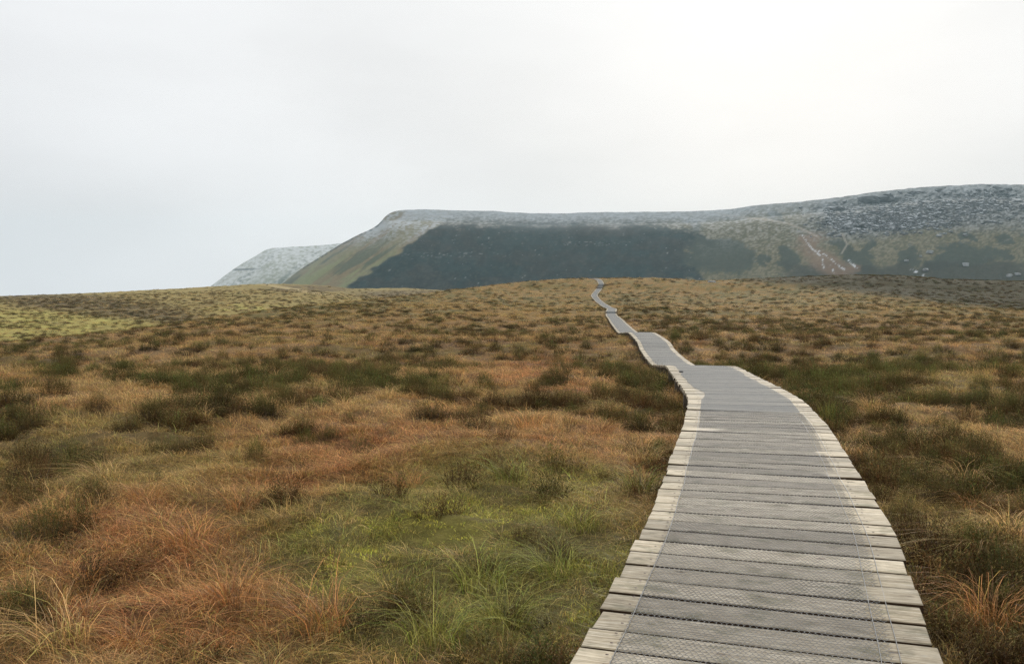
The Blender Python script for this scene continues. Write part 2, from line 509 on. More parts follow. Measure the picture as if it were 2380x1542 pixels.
def zones(X, Y, z):
    """vegetation cover of the ground at a place: base colour, greenness (short turf), heather cover"""
    x, y = project(X, Y, z)
    wob = (fbm(X / 2.2, Y / 2.2, 41, 3) - 0.5)
    wx = x + 260 * wob; wy = y + 120 * (fbm(X / 1.7, Y / 1.7, 47, 3) - 0.5)
    far = sstep(45, 140, Y)
    c = mixc(np.broadcast_to(BROWN, x.shape + (3,)), GOLD, far)
    n1 = fbm(X / 2.6 + 5, Y / 2.6, 21, 4)
    c = mixc(c, STRAW, sstep(0.50, 0.68, n1) * (0.75 - 0.62 * far))
    c = mixc(c, OLIVE, sstep(0.52, 0.36, n1) * 0.6)
    red = np.maximum.reduce([ell(wx, wy, 1020, 1060, 420, 75), ell(wx, wy, 330, 1290, 260, 130), ell(wx, wy, 1280, 872, 190, 26),
                             ell(wx, wy, 420, 1440, 330, 90), ell(wx, wy, 650, 1120, 220, 60) * 0.7])
    red = np.clip(red, 0, 1)
    c = mixc(c, lerp(RED, STRAW, 0.15), red * 0.8)
    green = np.maximum.reduce([ell(wx, wy, 1220, 1270, 420, 200, 0.15), ell(wx, wy, 1120, 1460, 330, 120), ell(wx, wy, 880, 1300, 230, 90),
                               ell(wx, wy, 1420, 1420, 120, 200) * 0.9])
    green = np.clip(green, 0, 1)
    c = mixc(c, lerp(GREEN, OLIVE, 0.45), green * 0.85)
    moss = np.maximum.reduce([ell(wx, wy, 900, 1300, 90, 40), ell(wx, wy, 740, 1235, 70, 25), ell(wx, wy, 1320, 1175, 110, 24), ell(wx, wy, 1150, 1235, 150, 20),
                              ell(wx, wy, 1460, 1330, 60, 60), ell(wx, wy, 1400, 1440, 60, 70), ell(wx, wy, 1200, 1350, 60, 30), ell(wx, wy, 820, 1360, 70, 25)])
    moss = np.clip(moss, 0, 1) * sstep(0.42, 0.58, fbm(X / 0.3, Y / 0.3, 55, 3))
    c = mixc(c, MOSS, moss * 0.9)
    mm = sstep(0.52, 0.62, fbm(X / 0.42 + 9, Y / 0.42, 191, 3)) * sstep(0.45, 0.56, fbm(X / 1.6, Y / 1.6 + 4, 193, 2)) * green
    c = mixc(c, MOSS, mm * 0.75)
    moss = np.clip(np.maximum(moss, mm * 0.8), 0, 1)
    # heather
    right = sstep(-20, 60, x - (CX + F * fX(np.clip(Y, 0, 258)) / np.maximum(Y, 0.5)))
    cover = lerp(0.405, 0.45, right) - 0.35 * green - 0.25 * red
    edge_l = sstep(-1.9, -1.2, X - fX(np.clip(Y, 0, 258))) * (X < fX(np.clip(Y, 0, 258))) * sstep(9.5, 11.5, Y) * sstep(20, 17, Y)
    cover = cover + 0.02 * ell(wx, wy, 300, 950, 500, 140) + 0.16 * edge_l - 0.22 * ell(wx, wy, 650, 1520, 620, 150) + 0.03 * right * sstep(820, 900, y) + 0.03 * right * sstep(20, 12, Y) + 0.08 * right * sstep(10, 7, Y)
    n2 = 0.74 * fbm(X / 0.85 + 31, Y / 0.85 + 3, 61, 2) + 0.26 * fbm(X / 5 + 3, Y / 5 + 31, 63, 2)
    # farther heath bands
    band = fbm(X / 14.0 + 3, Y / 20.0, 67, 3)
    cover = cover + 0.30 * (band - 0.5) * sstep(14, 60, Y) + 0.025 * far
    dark_moor = sstep(-12, 12, (692 + (x - 2098) * 0.116 - y) * 1.0 + 10 * wob) * sstep(1620, 1760, x) * sstep(120, 170, Y)
    brow = sstep(0.62, 0.85, Y / f_sd(np.clip(x, -1200, 3400))) * sstep(1150, 800, x)
    cover = cover + 0.12 * dark_moor + 0.14 * brow
    heath = sstep(-0.015, 0.035, n2 - (1 - cover))
    return c, green, np.clip(moss, 0, 1), heath, red, dark_moor, right

def polar_angles():
    a = np.concatenate([np.arange(-38, 38.01, 0.2), np.arange(41, 319, 4.0)])
    return np.radians(a)

rad = np.geomspace(0.8, 2500.0, 760)
ang = polar_angles()
RR, AA = np.meshgrid(rad, ang, indexing='ij')
GX = RR * np.sin(AA); GY = RR * np.cos(AA)
Zr = terrain(GX, GY)
out_of_front = sstep(30, 300, -GY)
Zg = lerp(Zr, -2.0 - 0.03 * RR, out_of_front)
Zg = np.maximum(Zg, -76)
gc, gg, gm, gh, gr, gdm, gright = zones(GX, GY, Zg)
gx_, gy_ = project(GX, GY, Zg)
litter = mixc(mixc(gc * 0.50, PEAT * 0.8, 0.45 - 0.3 * sstep(40, 120, GY)), PEAT, gh * 0.5)
litter = mixc(litter, HEATH * 1.3, (gh * 0.5 * sstep(60, 160, GY)))
litter = mixc(litter, np.array((0.05, 0.043, 0.022)), gdm * 0.9)
# the hill beyond the left silhouette: brown heather crest, olive-yellow grass below
x_, y_ = gx_, gy_
hillm = (GY > f_sd(np.clip(x_, -1200, 3400)) * 1.05) & (x_ < 1250) & (GY > 0)
wobh = (fbm(GX / 30, GY / 60, 71, 4) - 0.5)
fine = fbm(GX / 2.2, GY / 4.0, 75, 4)
hc = mixc(np.broadcast_to(np.array((0.27, 0.20, 0.075)), x_.shape + (3,)), (0.30, 0.235, 0.085), sstep(0.4, 0.6, fine))
yel = np.clip(np.maximum.reduce([ell(x_ + 60 * wobh, y_ + 40 * wobh, 130, 755, 330, 42, 0.06), ell(x_, y_, 570, 715, 90, 9) * sstep(0.45, 0.6, fine), ell(x_, y_, 40, 790, 160, 24)]), 0, 1)
hc = mixc(hc, (0.36, 0.31, 0.09), yel * (0.55 + 0.45 * sstep(0.3, 0.6, fine)))
brn = np.clip(np.maximum.reduce([ell(x_ + 80 * wobh, y_ + 30 * wobh, 190, 705, 260, 24, 0.10), ell(x_ + 60 * wobh, y_ + 20 * wobh, 420, 745, 150, 24, 0.25),
                                ell(x_, y_, 960, 683, 150, 11), ell(x_ + 60 * wobh, y_, 720, 670, 120, 9)]), 0, 1)
hc = mixc(hc, (0.105, 0.075, 0.045), brn * 0.8 * sstep(0.25, 0.5, fine))
spk = sstep(0.60, 0.68, fbm(GX / 1.5, GY / 3.0, 77, 3)) * (0.35 + 0.65 * sstep(0.45, 0.6, fbm(GX / 20, GY / 30, 79, 3)))
hc = mixc(hc, (0.09, 0.08, 0.035), spk * 0.4)
trk = ell(x_, y_, 690, 673, 90, 3.2, 0.16)
hc = mixc(hc, (0.42, 0.33, 0.17), np.clip(trk, 0, 1) * 0.8)
litter = np.where(hillm[..., None], hc, litter)
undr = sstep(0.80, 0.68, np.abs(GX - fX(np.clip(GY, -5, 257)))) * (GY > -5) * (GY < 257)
litter = mixc(litter, PEAT * 0.6, undr)  # bare peat below the deck, darkened further as painted-in shade
P = np.stack([GX, GY, Zg + EYE], -1)
me = grid_mesh('moor_ground', P, M_ground, wrap=True)
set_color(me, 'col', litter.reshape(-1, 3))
ground = tag(link('moor_ground', me), kind='structure')
# close the small hole under the photographer
cap = [(0.8 * math.sin(a), 0.8 * math.cos(a)) for a in ang]
cv = [(0, 0, float(Zr[0].mean() + EYE))] + [tuple(P[0, j]) for j in range(len(ang))]
cf = [(0, 1 + (j + 1) % len(ang), 1 + j) for j in range(len(ang))]
cme = mesh_from('bare_peat', cv, cf, M_ground)
set_color(cme, 'col', np.tile(PEAT * 1.5, (len(cv), 1)))
tag(link('bare_peat', cme), kind='structure')

# ------------------------------------------------------------------ hills
def c4(u, v): return (2400 + u / 1.4033) / 1.721, (700 + v / 1.4033) / 1.721
def c3(u, v): return (800 + u / 1.4) / 1.721, (750 + v / 1.4) / 1.721

SKY_A = np.array([(540, 705), (600, 684), (655, 659), (700, 625), (740, 600), (800, 564), (830, 548), (880, 523), (893, 509), (904, 499), (925, 490.5), (980, 487.5), (1060, 490),
                  (1150, 491), (1180, 494), (1290, 497), (1380, 494), (1500, 493.5), (1600, 492), (1690, 487), (1750, 479), (1850, 470), (1950, 459),
                  (2000, 452), (2090, 441), (2200, 433), (2300, 430), (2380, 431), (2600, 428), (2950, 440), (3300, 470)], float)
f_skyA = pchip(SKY_A[:, 0], SKY_A[:, 1])
xs = np.arange(545, 3200, 3.0)
tv = np.concatenate([np.linspace(0, 1, 190), 1 + np.linspace(0.02, 1, 26)])
XX, TT = np.meshgrid(xs, tv)
ysk = f_skyA(XX)
ysk = ysk + 1.6 * (fbm(XX / 22, XX * 0 + 3, 81, 4) - 0.5) + 1.8 * sstep(1700, 1950, XX) * (vnoise(XX / 13, XX * 0 + 1.0, 83) - 0.5)
d0, d1 = 820.0, 1400.0
ztop = -(ysk - HY) / F * d1
zb = -58.0
t = np.clip(TT, 0, 1)
flank = sstep(960, 830, XX)
pr = t * (1.42 - 0.42 * t * t)
pr = pr - 0.10 * sstep(0.55, 0.9, t) * (1 - sstep(0.9, 1.0, t)) * (1 - flank)
pr = pr / pr.max()
dd = d0 + (d1 - d0) * t + (TT - t) * 700
zz_ = zb + (ztop - zb) * np.clip(pr, 0, 1) - (TT - t) * (20 + 60 * flank)
Xw = (XX - CX) / F * dd
# gullies and crags
_, yp = project(Xw, dd, zz_)
hfac = np.clip((yp - ysk) / np.maximum(690 - ysk, 1), 0, 1)
dia = XX + 1.35 * (yp - 600)
rav = (fbm(dia / 34, yp / 300, 85, 4) - 0.5) * flank + (fbm((XX + 0.5 * (yp - 560)) / 40, yp / 120, 87, 4) - 0.5) * sstep(1560, 1720, XX) * 1.2
cragm = np.clip(np.maximum.reduce([ell(XX, yp, 2040, 500, 170, 50, -0.15), ell(XX, yp, 2250, 480, 190, 55), ell(XX, yp, 1960, 490, 90, 26), ell(XX, yp, 2500, 490, 200, 60)]), 0, 1)
blk = fbm(XX / 16, yp / 9, 89, 4)
tor = np.clip(ell(XX, yp, 915, 503, 30, 12, -0.3), 0, 1)
edge = sstep(0.0, 0.06, hfac)
rav = rav + (fbm((XX + 0.25 * (yp - 560)) / 38, yp / 200, 161, 3) - 0.5) * (1 - flank) * 0.8 * sstep(1720, 1560, XX)
dn = (-14 * rav * edge * (1 - hfac * 0.3) - cragm * 22 * (np.round(blk * 6) / 6 - 0.5) * edge - tor * 10 * (fbm(XX / 6, yp / 4, 91, 3) - 0.5))
dd2 = dd + np.where(TT <= 1, dn, 0)
Xw = (XX - CX) / F * dd2
zz_ = zz_ * np.where(TT <= 1, dd2 / dd, 1)
PA = np.stack([Xw, dd2, zz_ + EYE], -1)
# cover
n_f = fbm(XX / 5, yp / 2.4, 93, 4); n_m = fbm(XX / 28, yp / 12, 95, 4); n_l = fbm(XX / 90, yp / 30, 97, 3)
speck = vnoise(XX / 3.2, yp / 1.6, 99)
base = mixc(np.broadcast_to(np.array((0.095, 0.09, 0.055)), XX.shape + (3,)), (0.165, 0.145, 0.095), sstep(0.42, 0.62, n_f))
frost = np.array((0.34, 0.36, 0.375))
flx = sstep(1000, 900, XX + (yp - 530) * 1.35 - 0)         # spur flank, bounded by the diagonal heather edge
flx = sstep(8, -8, (XX - 1000) + (yp - 535) * 1.48 + 30 * (n_m - 0.5))
# central dark heather face
rightlim = 1630 + 170 * (n_m - 0.5) + 30 * (n_f - 0.5)
dark = (1 - flx) * sstep(-10, 16, yp - (516 + 26 * (n_m - 0.5) + 12 * (n_f - 0.5) + 14 * sstep(1450, 1600, XX))) * sstep(rightlim + 22, rightlim - 22, XX)
x1, y1 = XX + 50 * (n_m - 0.5) + 14 * (n_f - 0.5), yp + 26 * (n_m - 0.5)
def p4(u, v, ru, rv, rot=0): cx_, cy_ = c4(u, v); return ell(x1, y1, cx_, cy_, ru / 2.415, rv / 2.415, rot)
patches = np.clip(np.maximum.reduce([p4(640, 450, 190, 95), p4(760, 470, 120, 85), p4(1050, 480, 55, 65), p4(925, 480, 25, 35), p4(1500, 410, 38, 65), p4(1730, 450, 65, 60),
                          p4(1440, 480, 110, 45, 0.6), p4(1350, 395, 60, 25, 0.4), p4(2040, 455, 190, 60), p4(1900, 500, 90, 40), p4(2260, 445, 55, 30),
                          p4(2270, 368, 38, 28), p4(2050, 350, 40, 20), p4(2360, 325, 40, 12), p4(1500, 235, 40, 14), p4(540, 290, 30, 25), p4(980, 235, 40, 20)]), 0, 1)
heathA = np.array((0.042, 0.050, 0.040))
colr = base
fr_top = sstep(42 + 24 * (n_m - 0.5), 2, yp - ysk) * (1 - 0.35 * sstep(1650, 1800, XX))                         # frosted plateau lip
fr_top = fr_top * (1 - flx * sstep(515, 565, yp) * 0.85)
fr_mid = sstep(120, 20, yp - ysk) * (0.42 - 0.2 * sstep(1640, 1760, XX)) * (1 - flx * sstep(540, 590, yp))
fr_fl = sstep(90, 10, yp - (500 + 0.0 * XX)) * flx
dk = mixc(np.broadcast_to(np.array((0.019, 0.032, 0.033)), XX.shape + (3,)), (0.029, 0.034, 0.033), sstep(0.42, 0.66, 0.6 * n_l + 0.4 * n_m))
dk = dk * (0.85 + 0.35 * sstep(0.35, 0.7, fbm((XX + 0.35 * (yp - 560)) / 14, yp / 12, 201, 5)))[..., None]
colr = mixc(colr, dk, dark * 0.96 * (1 - 0.14 * sstep(0.60, 0.75, n_f)))
colr = mixc(colr, heathA * 1.15, sstep(0.30, 0.62, patches + 1.1 * (n_f - 0.5) + 0.7 * (n_m - 0.5)) * sstep(1560, 1600, XX) * 0.88)
lowb = sstep(604, 620, yp + 44 * (n_m - 0.5) + 14 * (n_f - 0.5)) * sstep(1790, 1860, XX)
colr = mixc(colr, (0.044, 0.045, 0.036), lowb * 0.85)
# crag rock
colr = mixc(colr, mixc(np.broadcast_to(np.array((0.085, 0.09, 0.09)), XX.shape + (3,)), (0.24, 0.245, 0.24), sstep(0.4, 0.65, n_f)), cragm * 0.85)
colr = mixc(colr, (0.07, 0.075, 0.08), np.clip(tor, 0, 1) * 0.8 * sstep(0.40, 0.55, fbm(XX / 7, yp / 3, 171, 3)))
# reddish scree fan with pale watercourses
fan = np.clip(np.maximum.reduce([p4(1260, 490, 150, 60, 0.5), p4(1180, 380, 55, 80, 0.9), p4(1400, 520, 60, 30)]), 0, 1)
colr = mixc(colr, (0.185, 0.125, 0.085), fan * 0.75)
def streak(pts, wd):
    m = np.zeros_like(XX)
    for (ua, va), (ub, vb) in zip(pts[:-1], pts[1:]):
        ax, ay = c4(ua, va); bx, by = c4(ub, vb)
        vx, vy = bx - ax, by - ay; q = np.clip(((XX - ax) * vx + (yp - ay) * vy) / (vx * vx + vy * vy), 0, 1)
        dist = np.hypot(XX - ax - q * vx, yp - ay - q * vy)
        m = np.maximum(m, np.clip(1.3 - dist / wd, 0, 1))
    return m
st_ = np.maximum.reduce([streak([(1130, 340), (1180, 410), (1240, 460), (1250, 520)], 1.9), streak([(1210, 420), (1290, 470), (1350, 520), (1370, 530)], 1.8),
                         streak([(1290, 510), (1310, 545)], 1.8), streak([(1390, 480), (1435, 520)], 2.6), streak([(1740, 530), (1820, 565)], 2.6)])
colr = mixc(colr, (0.52, 0.545, 0.57), st_ * sstep(0.42, 0.66, speck))
trail = np.maximum(streak([(640, 220), (800, 240), (950, 255), (1050, 275), (1140, 310), (1220, 350)], 2.6), streak([(1350, 330), (1380, 390), (1350, 440)], 2.2))
colr = mixc(colr, (0.34, 0.30, 0.25), trail * 0.6)
colr = mixc(colr, (0.205, 0.180, 0.095), flx * 0.6)
colr = mixc(colr, (0.20, 0.135, 0.08), flx * 0.5 * sstep(0.52, 0.66, fbm(dia / 22 + 5, yp / 70, 213, 4)))
# flank streaks
fl2 = fbm(dia / 16, yp / 60, 101, 4)
colr = mixc(colr, (0.07, 0.085, 0.055), flx * sstep(0.52, 0.66, fl2) * sstep(520, 600, yp) * 0.8)
colr = mixc(colr, (0.19, 0.215, 0.105), flx * sstep(0.48, 0.36, fl2) * sstep(560, 630, yp) * 0.6)
# rime
rime = np.clip(fr_top * 0.85 + fr_mid * sstep(0.42, 0.62, n_f) * (1 - dark) + sstep(95, 10, yp - 495) * flx * (0.45 + 0.55 * sstep(0.4, 0.6, fbm(dia / 13, yp / 90, 211, 3))) * sstep(0.15, 0.66, n_f) * 0.8 + 0.10 * flx * sstep(0.55, 0.7, speck) * sstep(640, 560, yp), 0, 1)
rime = rime * (1 - 0.45 * cragm * sstep(0.5, 0.35, blk))
rime = rime + 0.28 * sstep(0.60, 0.72, n_f) * sstep(1640, 1760, XX) * sstep(190, 60, yp - ysk) * (1 - sstep(0.25, 0.6, patches))
rime = np.clip(rime, 0, 1) * (0.74 + 0.26 * sstep(0.3, 0.6, fbm(XX / 11, yp / 1.8, 163, 3))) * (1 - np.clip(tor, 0, 1) * 0.8 * sstep(0.40, 0.55, fbm(XX / 7, yp / 3, 171, 3)))
colr = mixc(colr, frost, rime)
colr = mixc(colr, (0.06, 0.065, 0.065), sstep(7, 1.5, yp - ysk) * sstep(680, 720, XX) * sstep(905, 885, XX) * sstep(0.42, 0.55, fbm(XX / 5, yp / 4, 181, 3)) * 0.9)
# pale stones scattered in the heather
stn = sstep(0.945, 0.97, vnoise(XX / 3.4, yp / 2.2, 103)) * sstep(0.5, 0.62, fbm(XX / 70, yp / 9, 105, 3)) * dark
stn2 = sstep(0.78, 0.9, vnoise(XX / 4.5, yp / 2.5, 107)) * np.clip(np.maximum(ell(XX, yp, c3(1430, 378)[0], c3(1430, 378)[1], 135, 6), ell(XX, yp, 1370, 566, 80, 6)), 0, 1)
colr = mixc(colr, (0.27, 0.28, 0.27), np.clip(stn * 0.8 + stn2 * 0.6, 0, 1) * 0.8)
meA = grid_mesh('escarpment_hill', PA, M_hill)
set_color(meA, 'col', colr.reshape(-1, 3))
tag(link('escarpment_hill', meA), kind='structure')

SKY_B = np.array([(380, 740), (440, 700), (487, 667), (520, 643), (560, 615), (600, 592.5), (622, 580), (633, 577), (700, 573), (760, 569), (800, 565), (900, 560), (1000, 560)], float)
f_skyB = pchip(SKY_B[:, 0], SKY_B[:, 1])
xs = np.arange(400, 980, 3.0); tv = np.concatenate([np.linspace(0, 1, 90), [1.05, 1.3, 1.8]])
XX, TT = np.meshgrid(xs, tv)
ysk = f_skyB(XX) + 1.2 * (fbm(XX / 20, XX * 0, 111, 4) - 0.5)
t = np.clip(TT, 0, 1); dd = 1500 + 450 * t + (TT - t) * 500
zz_ = -72 + (-(ysk - HY) / F * 1950 + 72) * t * (1.3 - 0.3 * t) - (TT - t) * 80
_, yp = project(1, dd, zz_)
dia = XX + 1.35 * (yp - 600)
rav = fbm(dia / 30, yp / 150, 113, 4)
dd2 = dd + np.where(TT <= 1, -26 * (rav - 0.5) * sstep(0, 8, yp - ysk), 0)
zz_ = zz_ * np.where(TT <= 1, dd2 / dd, 1)
PB = np.stack([(XX - CX) / F * dd2, dd2, zz_ + EYE], -1)
n_f = fbm(XX / 5, yp / 2.4, 115, 4)
cb = mixc(np.broadcast_to(np.array((0.25, 0.26, 0.205)), XX.shape + (3,)), (0.10, 0.12, 0.10), sstep(0.52, 0.66, rav) * 0.8)
cb = mixc(cb, (0.52, 0.53, 0.52), np.clip(sstep(95, 5, yp - ysk) * sstep(0.10, 0.62, n_f) + 0.35 * sstep(0.5, 0.65, n_f), 0, 1))
cb = mixc(cb, (0.10, 0.11, 0.11), np.clip(streak([(0, 0), (1, 1)], 0.1) + ell(XX, yp, 565, 626, 45, 2.2, -0.03) * 0.7, 0, 1))
meB = grid_mesh('distant_hill', PB, M_hill)
set_color(meB, 'col', cb.reshape(-1, 3))
tag(link('distant_hill', meB), kind='structure')

# ------------------------------------------------------------------ haze
hz = mesh_from('haze', [(sx * 2620, sy * 2620, z) for z in (-80 + EYE - 2, 172) for sx, sy in ((-1, -1), (1, -1), (1, 1), (-1, 1))],
               [(0, 3, 2, 1), (4, 5, 6, 7), (0, 1, 5, 4), (1, 2, 6, 5), (2, 3, 7, 6), (3, 0, 4, 7)])
mh, N_, L_ = new_mat('pale_haze')
oh = N_('ShaderNodeOutputMaterial'); pv = N_('ShaderNodeVolumePrincipled')
pv.inputs['Color'].default_value = (0.62, 0.90, 1.0, 1)
pv.inputs['Density'].default_value = 0.000095
pv.inputs['Anisotropy'].default_value = 0.2
L_(pv.outputs[0], oh.inputs['Volume'])
hz.materials.append(mh)
tag(link('haze', hz), kind='stuff')

# ------------------------------------------------------------------ rocks on the hill
def rock_mesh(name, seed, mat, flat=0.7, n=2):
    import bmesh
    r = random.Random(seed)
    bm = bmesh.new()
    bmesh.ops.create_cube(bm, size=1.0)
    bmesh.ops.subdivide_edges(bm, edges=bm.edges[:], cuts=1, use_grid_fill=True)
    for v in bm.verts:
        l = v.co.length
        k = 0.55 / max(l, 0.3) * 0.45 + 0.55
        v.co *= k
        v.co += Vector((r.uniform(-.13, .13), r.uniform(-.13, .13), r.uniform(-.11, .11)))
        v.co.z *= flat
        if v.co.z < -0.2: v.co.z = -0.3
    me = bpy.data.meshes.new(name)
    bm.to_mesh(me); bm.free()
    me.materials.append(mat)
    return me

def hill_point(x, y):
    """point of the escarpment seen at a picture position"""
    c = int(np.clip(round((x - 545) / 3.0), 0, PA.shape[1] - 1))
    col = PA[:, c]
    ypx = HY - F * (col[:, 2] - EYE) / col[:, 1]
    k = int(np.argmax(ypx[:190] <= y))
    return col[k]

rocks = [rock_mesh('boulder', 100 + k, M_rock if k < 4 else M_rock_frost) for k in range(6)]
BOULD = [(1840, 440, 32, 'pale pointed boulder on the grassy hillside between two dark heather patches'),
         (2040, 512, 32, 'large pale boulder low on the right hillside below the dark heather'),
         (1815, 537, 26, 'pale boulder at the foot of the green strip on the right hillside'),
         (2285, 574, 28, 'long grey boulder at the hill foot beside the right picture edge'),
         (2335, 562, 24, 'small grey boulder at the hill foot nearest the right picture edge'),
         (1705, 488, 20, 'small white boulder below the dark heather wedge on the right hillside'),
         (1890, 345, 26, 'grey boulder just below the crags, above the green strip'),
         (1790, 462, 18, 'small pale stone on the green strip of the right hillside')]
for k, (u, v, wpx, lab) in enumerate(BOULD):
    x, y = c4(u, v); p = hill_point(x, y)
    s = wpx / 2.415 / F * p[1]
    o = link('boulder', rocks[4 + k % 2])
    o.location = (p[0], p[1] - 2, p[2] + 0.1 * s); o.scale = (s, s, s * 0.85); o.rotation_euler = (0, 0, k * 1.3)
    tag(o, lab, 'boulder', 'boulders on the hillside')
CRAG = [(1330, 205, 95, 60, 'rounded crag buttress left of the main rock face on the hill'), (1560, 165, 150, 95, 'broad blocky crag at the left end of the main rock face'),
        (1635, 290, 100, 36, 'long low slab of rock at the foot of the boulder slope'), (1770, 110, 90, 30, 'dark rock band on the skyline edge above the boulder slope'),
        (2110, 185, 70, 70, 'upright crag tower with mossy side on the right hillside'), (2250, 95, 110, 50, 'grey crag under the skyline near the right picture edge'),
        (1900, 100, 90, 36, 'layered crag under the flat skyline rocks'), (1210, 200, 70, 24, 'dark leftmost ledge of rock on the right hillside'),
        (1525, 225, 90, 45, 'sloping slab below the broad blocky crag')]
import bmesh
def outcrop_mesh(seed, nb):
    r = random.Random(seed); V = []; Fc = []
    for k in range(nb):
        m = rocks[r.randrange(4)]
        s = r.uniform(0.22, 0.5)
        M = Matrix.Translation((r.uniform(-.42, .42), r.uniform(-.15, .15), r.uniform(-.36, .36))) @ Euler((r.uniform(-.15, .15), r.uniform(-.2, .2), r.uniform(0, 6))).to_matrix().to_4x4() @ Matrix.Diagonal((s * 1.5, s * 1.3, s * 1.1, 1))
        b = len(V)
        V += [tuple(M @ v.co) for v in m.vertices]
        Fc += [tuple(b + i for i in p.vertices) for p in m.polygons]
    return mesh_from('rock_outcrop', V, Fc, M_crag)
for k, (u, v, wu, hv, lab) in enumerate(CRAG):
    x, y = c4(u, v); p = hill_point(x, y)
    sw = wu / 2.415 / F * p[1]; sh = hv / 2.415 / F * p[1]
    o = link('rock_outcrop', outcrop_mesh(300 + k, 16))
    o.location = (p[0], p[1] + 5.0, p[2]); o.scale = (sw, sw * 0.4, sh)
    tag(o, lab, 'rock outcrop', 'crags on the right hillside')
# the tor on the spur, and loose stones one could not count
x, y = 915, 503; p = hill_point(x, y)
o = link('rock_outcrop', outcrop_mesh(333, 18)); o.location = (p[0] + 8, p[1] + 3, p[2] - 4); o.scale = (26, 9, 7)
tag(o, 'dark craggy outcrop at the brow of the spur below the plateau edge', 'rock outcrop', 'crags on the hill')
V = []; Fc = []
r = random.Random(5)
for k in range(2430):
    if k < 2300:
        cx_, cy_, rx, ry = r.choice([(1590, 230, 330, 90), (1850, 200, 280, 80), (2150, 150, 220, 80), (1700, 280, 260, 50), (1400, 270, 180, 60)])
        u = cx_ + r.gauss(0, 0.5) * rx; v = cy_ + r.gauss(0, 0.5) * ry
        x, y = c4(u, v); smin, smax = 1.0, 5.5
    else:
        x = r.uniform(830, 1600); y = r.choice([r.uniform(500, 640), 566 + r.gauss(0, 5), 552 + r.gauss(0, 5)]); smin, smax = 0.5, 1.5
    if y < f_skyA(np.array(x)) + 2 or x > 2600: continue
    p = hill_point(x, y)
    m = rocks[r.randrange(4)]
    s = smin + (smax - smin) * r.random() ** 2
    M = Matrix.Translation((p[0], p[1] - 0.3, p[2])) @ Euler((r.uniform(-.3, .3), r.uniform(-.3, .3), r.uniform(0, 6))).to_matrix().to_4x4() @ Matrix.Diagonal((s * 1.4, s, s * .9, 1))
    b = len(V)
    V += [tuple(M @ q.co) for q in m.vertices]; Fc += [tuple(b + i for i in q.vertices) for q in m.polygons]
tag(link('hillside_stones', mesh_from('hillside_stones', V, Fc, M_crag)), 'grey and white stones strewn below the crags', 'stones', None, 'stuff')
# pale rock on the moor's edge right of the boardwalk
X, Y = unproject(1646, 654.6)
o = link('moor_rock', rocks[5]); o.location = (X, Y - 4, float(terrain(X, Y - 4)) + EYE + 0.15); o.scale = (2.6, 1.2, 0.8)
tag(o, 'small pale rock on the moor skyline right of the boardwalk end', 'rock')

# ------------------------------------------------------------------ boardwalk
walk = bpy.data.objects.new('boardwalk', None); COL.objects.link(walk)
tag(walk, 'long grey timber boardwalk with wire netting winding over the moor to the crest', 'boardwalk')
def plank_mesh(seed, ln, wd=PITCH - 0.025, th=0.045):
    import bmesh
    r = random.Random(seed)
    bm = bmesh.new()
    bmesh.ops.create_cube(bm, size=1.0)
    for v in bm.verts:
        v.co.x *= ln + r.uniform(-.012, .012); v.co.y *= wd + r.uniform(-.003, .003); v.co.z = v.co.z * th - th / 2
    bmesh.ops.bevel(bm, geom=[e for e in bm.edges if abs(e.verts[0].co.z - e.verts[1].co.z) < 1e-4 and e.verts[0].co.z > -0.01], offset=0.004, segments=1, affect='EDGES')
    bm.normal_update()
    for f in bm.faces:
        if abs(f.normal.z) < 0.5 and abs(f.normal.y) > 0.5: f.material_index = 1
    me = bpy.data.meshes.new('plank'); bm.to_mesh(me); bm.free()
    me.materials.append(M_wood); me.materials.append(M_side)
    return me
PL = [plank_mesh(k, W) for k in range(8)]
s_start = float(np.interp(-1.0, yy, ss)); s_end = float(np.interp(256.0, yy, ss))
S = np.arange(s_start, s_end, PITCH)
px_, py_, pz_, tx_, ty_ = path_at(S)
rp = random.Random(3)
def plank_matrix(i):
    e = 0.11
    y = py_[i]
    slope = float((fZ0(y + e) - fZ0(y - e)) / (2 * e)) * float(ty_[i])
    yaw = math.atan2(-tx_[i], ty_[i])
    return (Matrix.Translation((px_[i], py_[i], pz_[i] + EYE + rp.uniform(-.003, .003)))
            @ Euler((math.atan(slope), rp.gauss(0, 0.004), yaw + rp.gauss(0, .005)), 'XYZ').to_matrix().to_4x4()
            @ Matrix.Translation((rp.gauss(0, .006), 0, 0)))
NP = 300
for i in range(min(NP, len(S))):
    o = link('plank', PL[rp.randrange(8)], walk)
    o.matrix_local = plank_matrix(i)
V = []; Fc = []
for i in range(NP, len(S)):
    m = PL[rp.randrange(8)]; M = plank_matrix(i); b = len(V)
    V += [tuple(M @ q.co) for q in m.vertices]; Fc += [tuple(b + k for k in q.vertices) for q in m.polygons]
# far planks keep the same wood, its across-deck coordinate carried in a copy of the material that reads an attribute
far_me = mesh_from('plank', V, Fc)
na = far_me.attributes.new('pco', 'FLOAT_VECTOR', 'POINT')
co = np.zeros((len(V), 3), np.float32); q = 0
rp2 = 0
loc = []
for i in range(NP, len(S)):
    pass
inv = np.array(V)
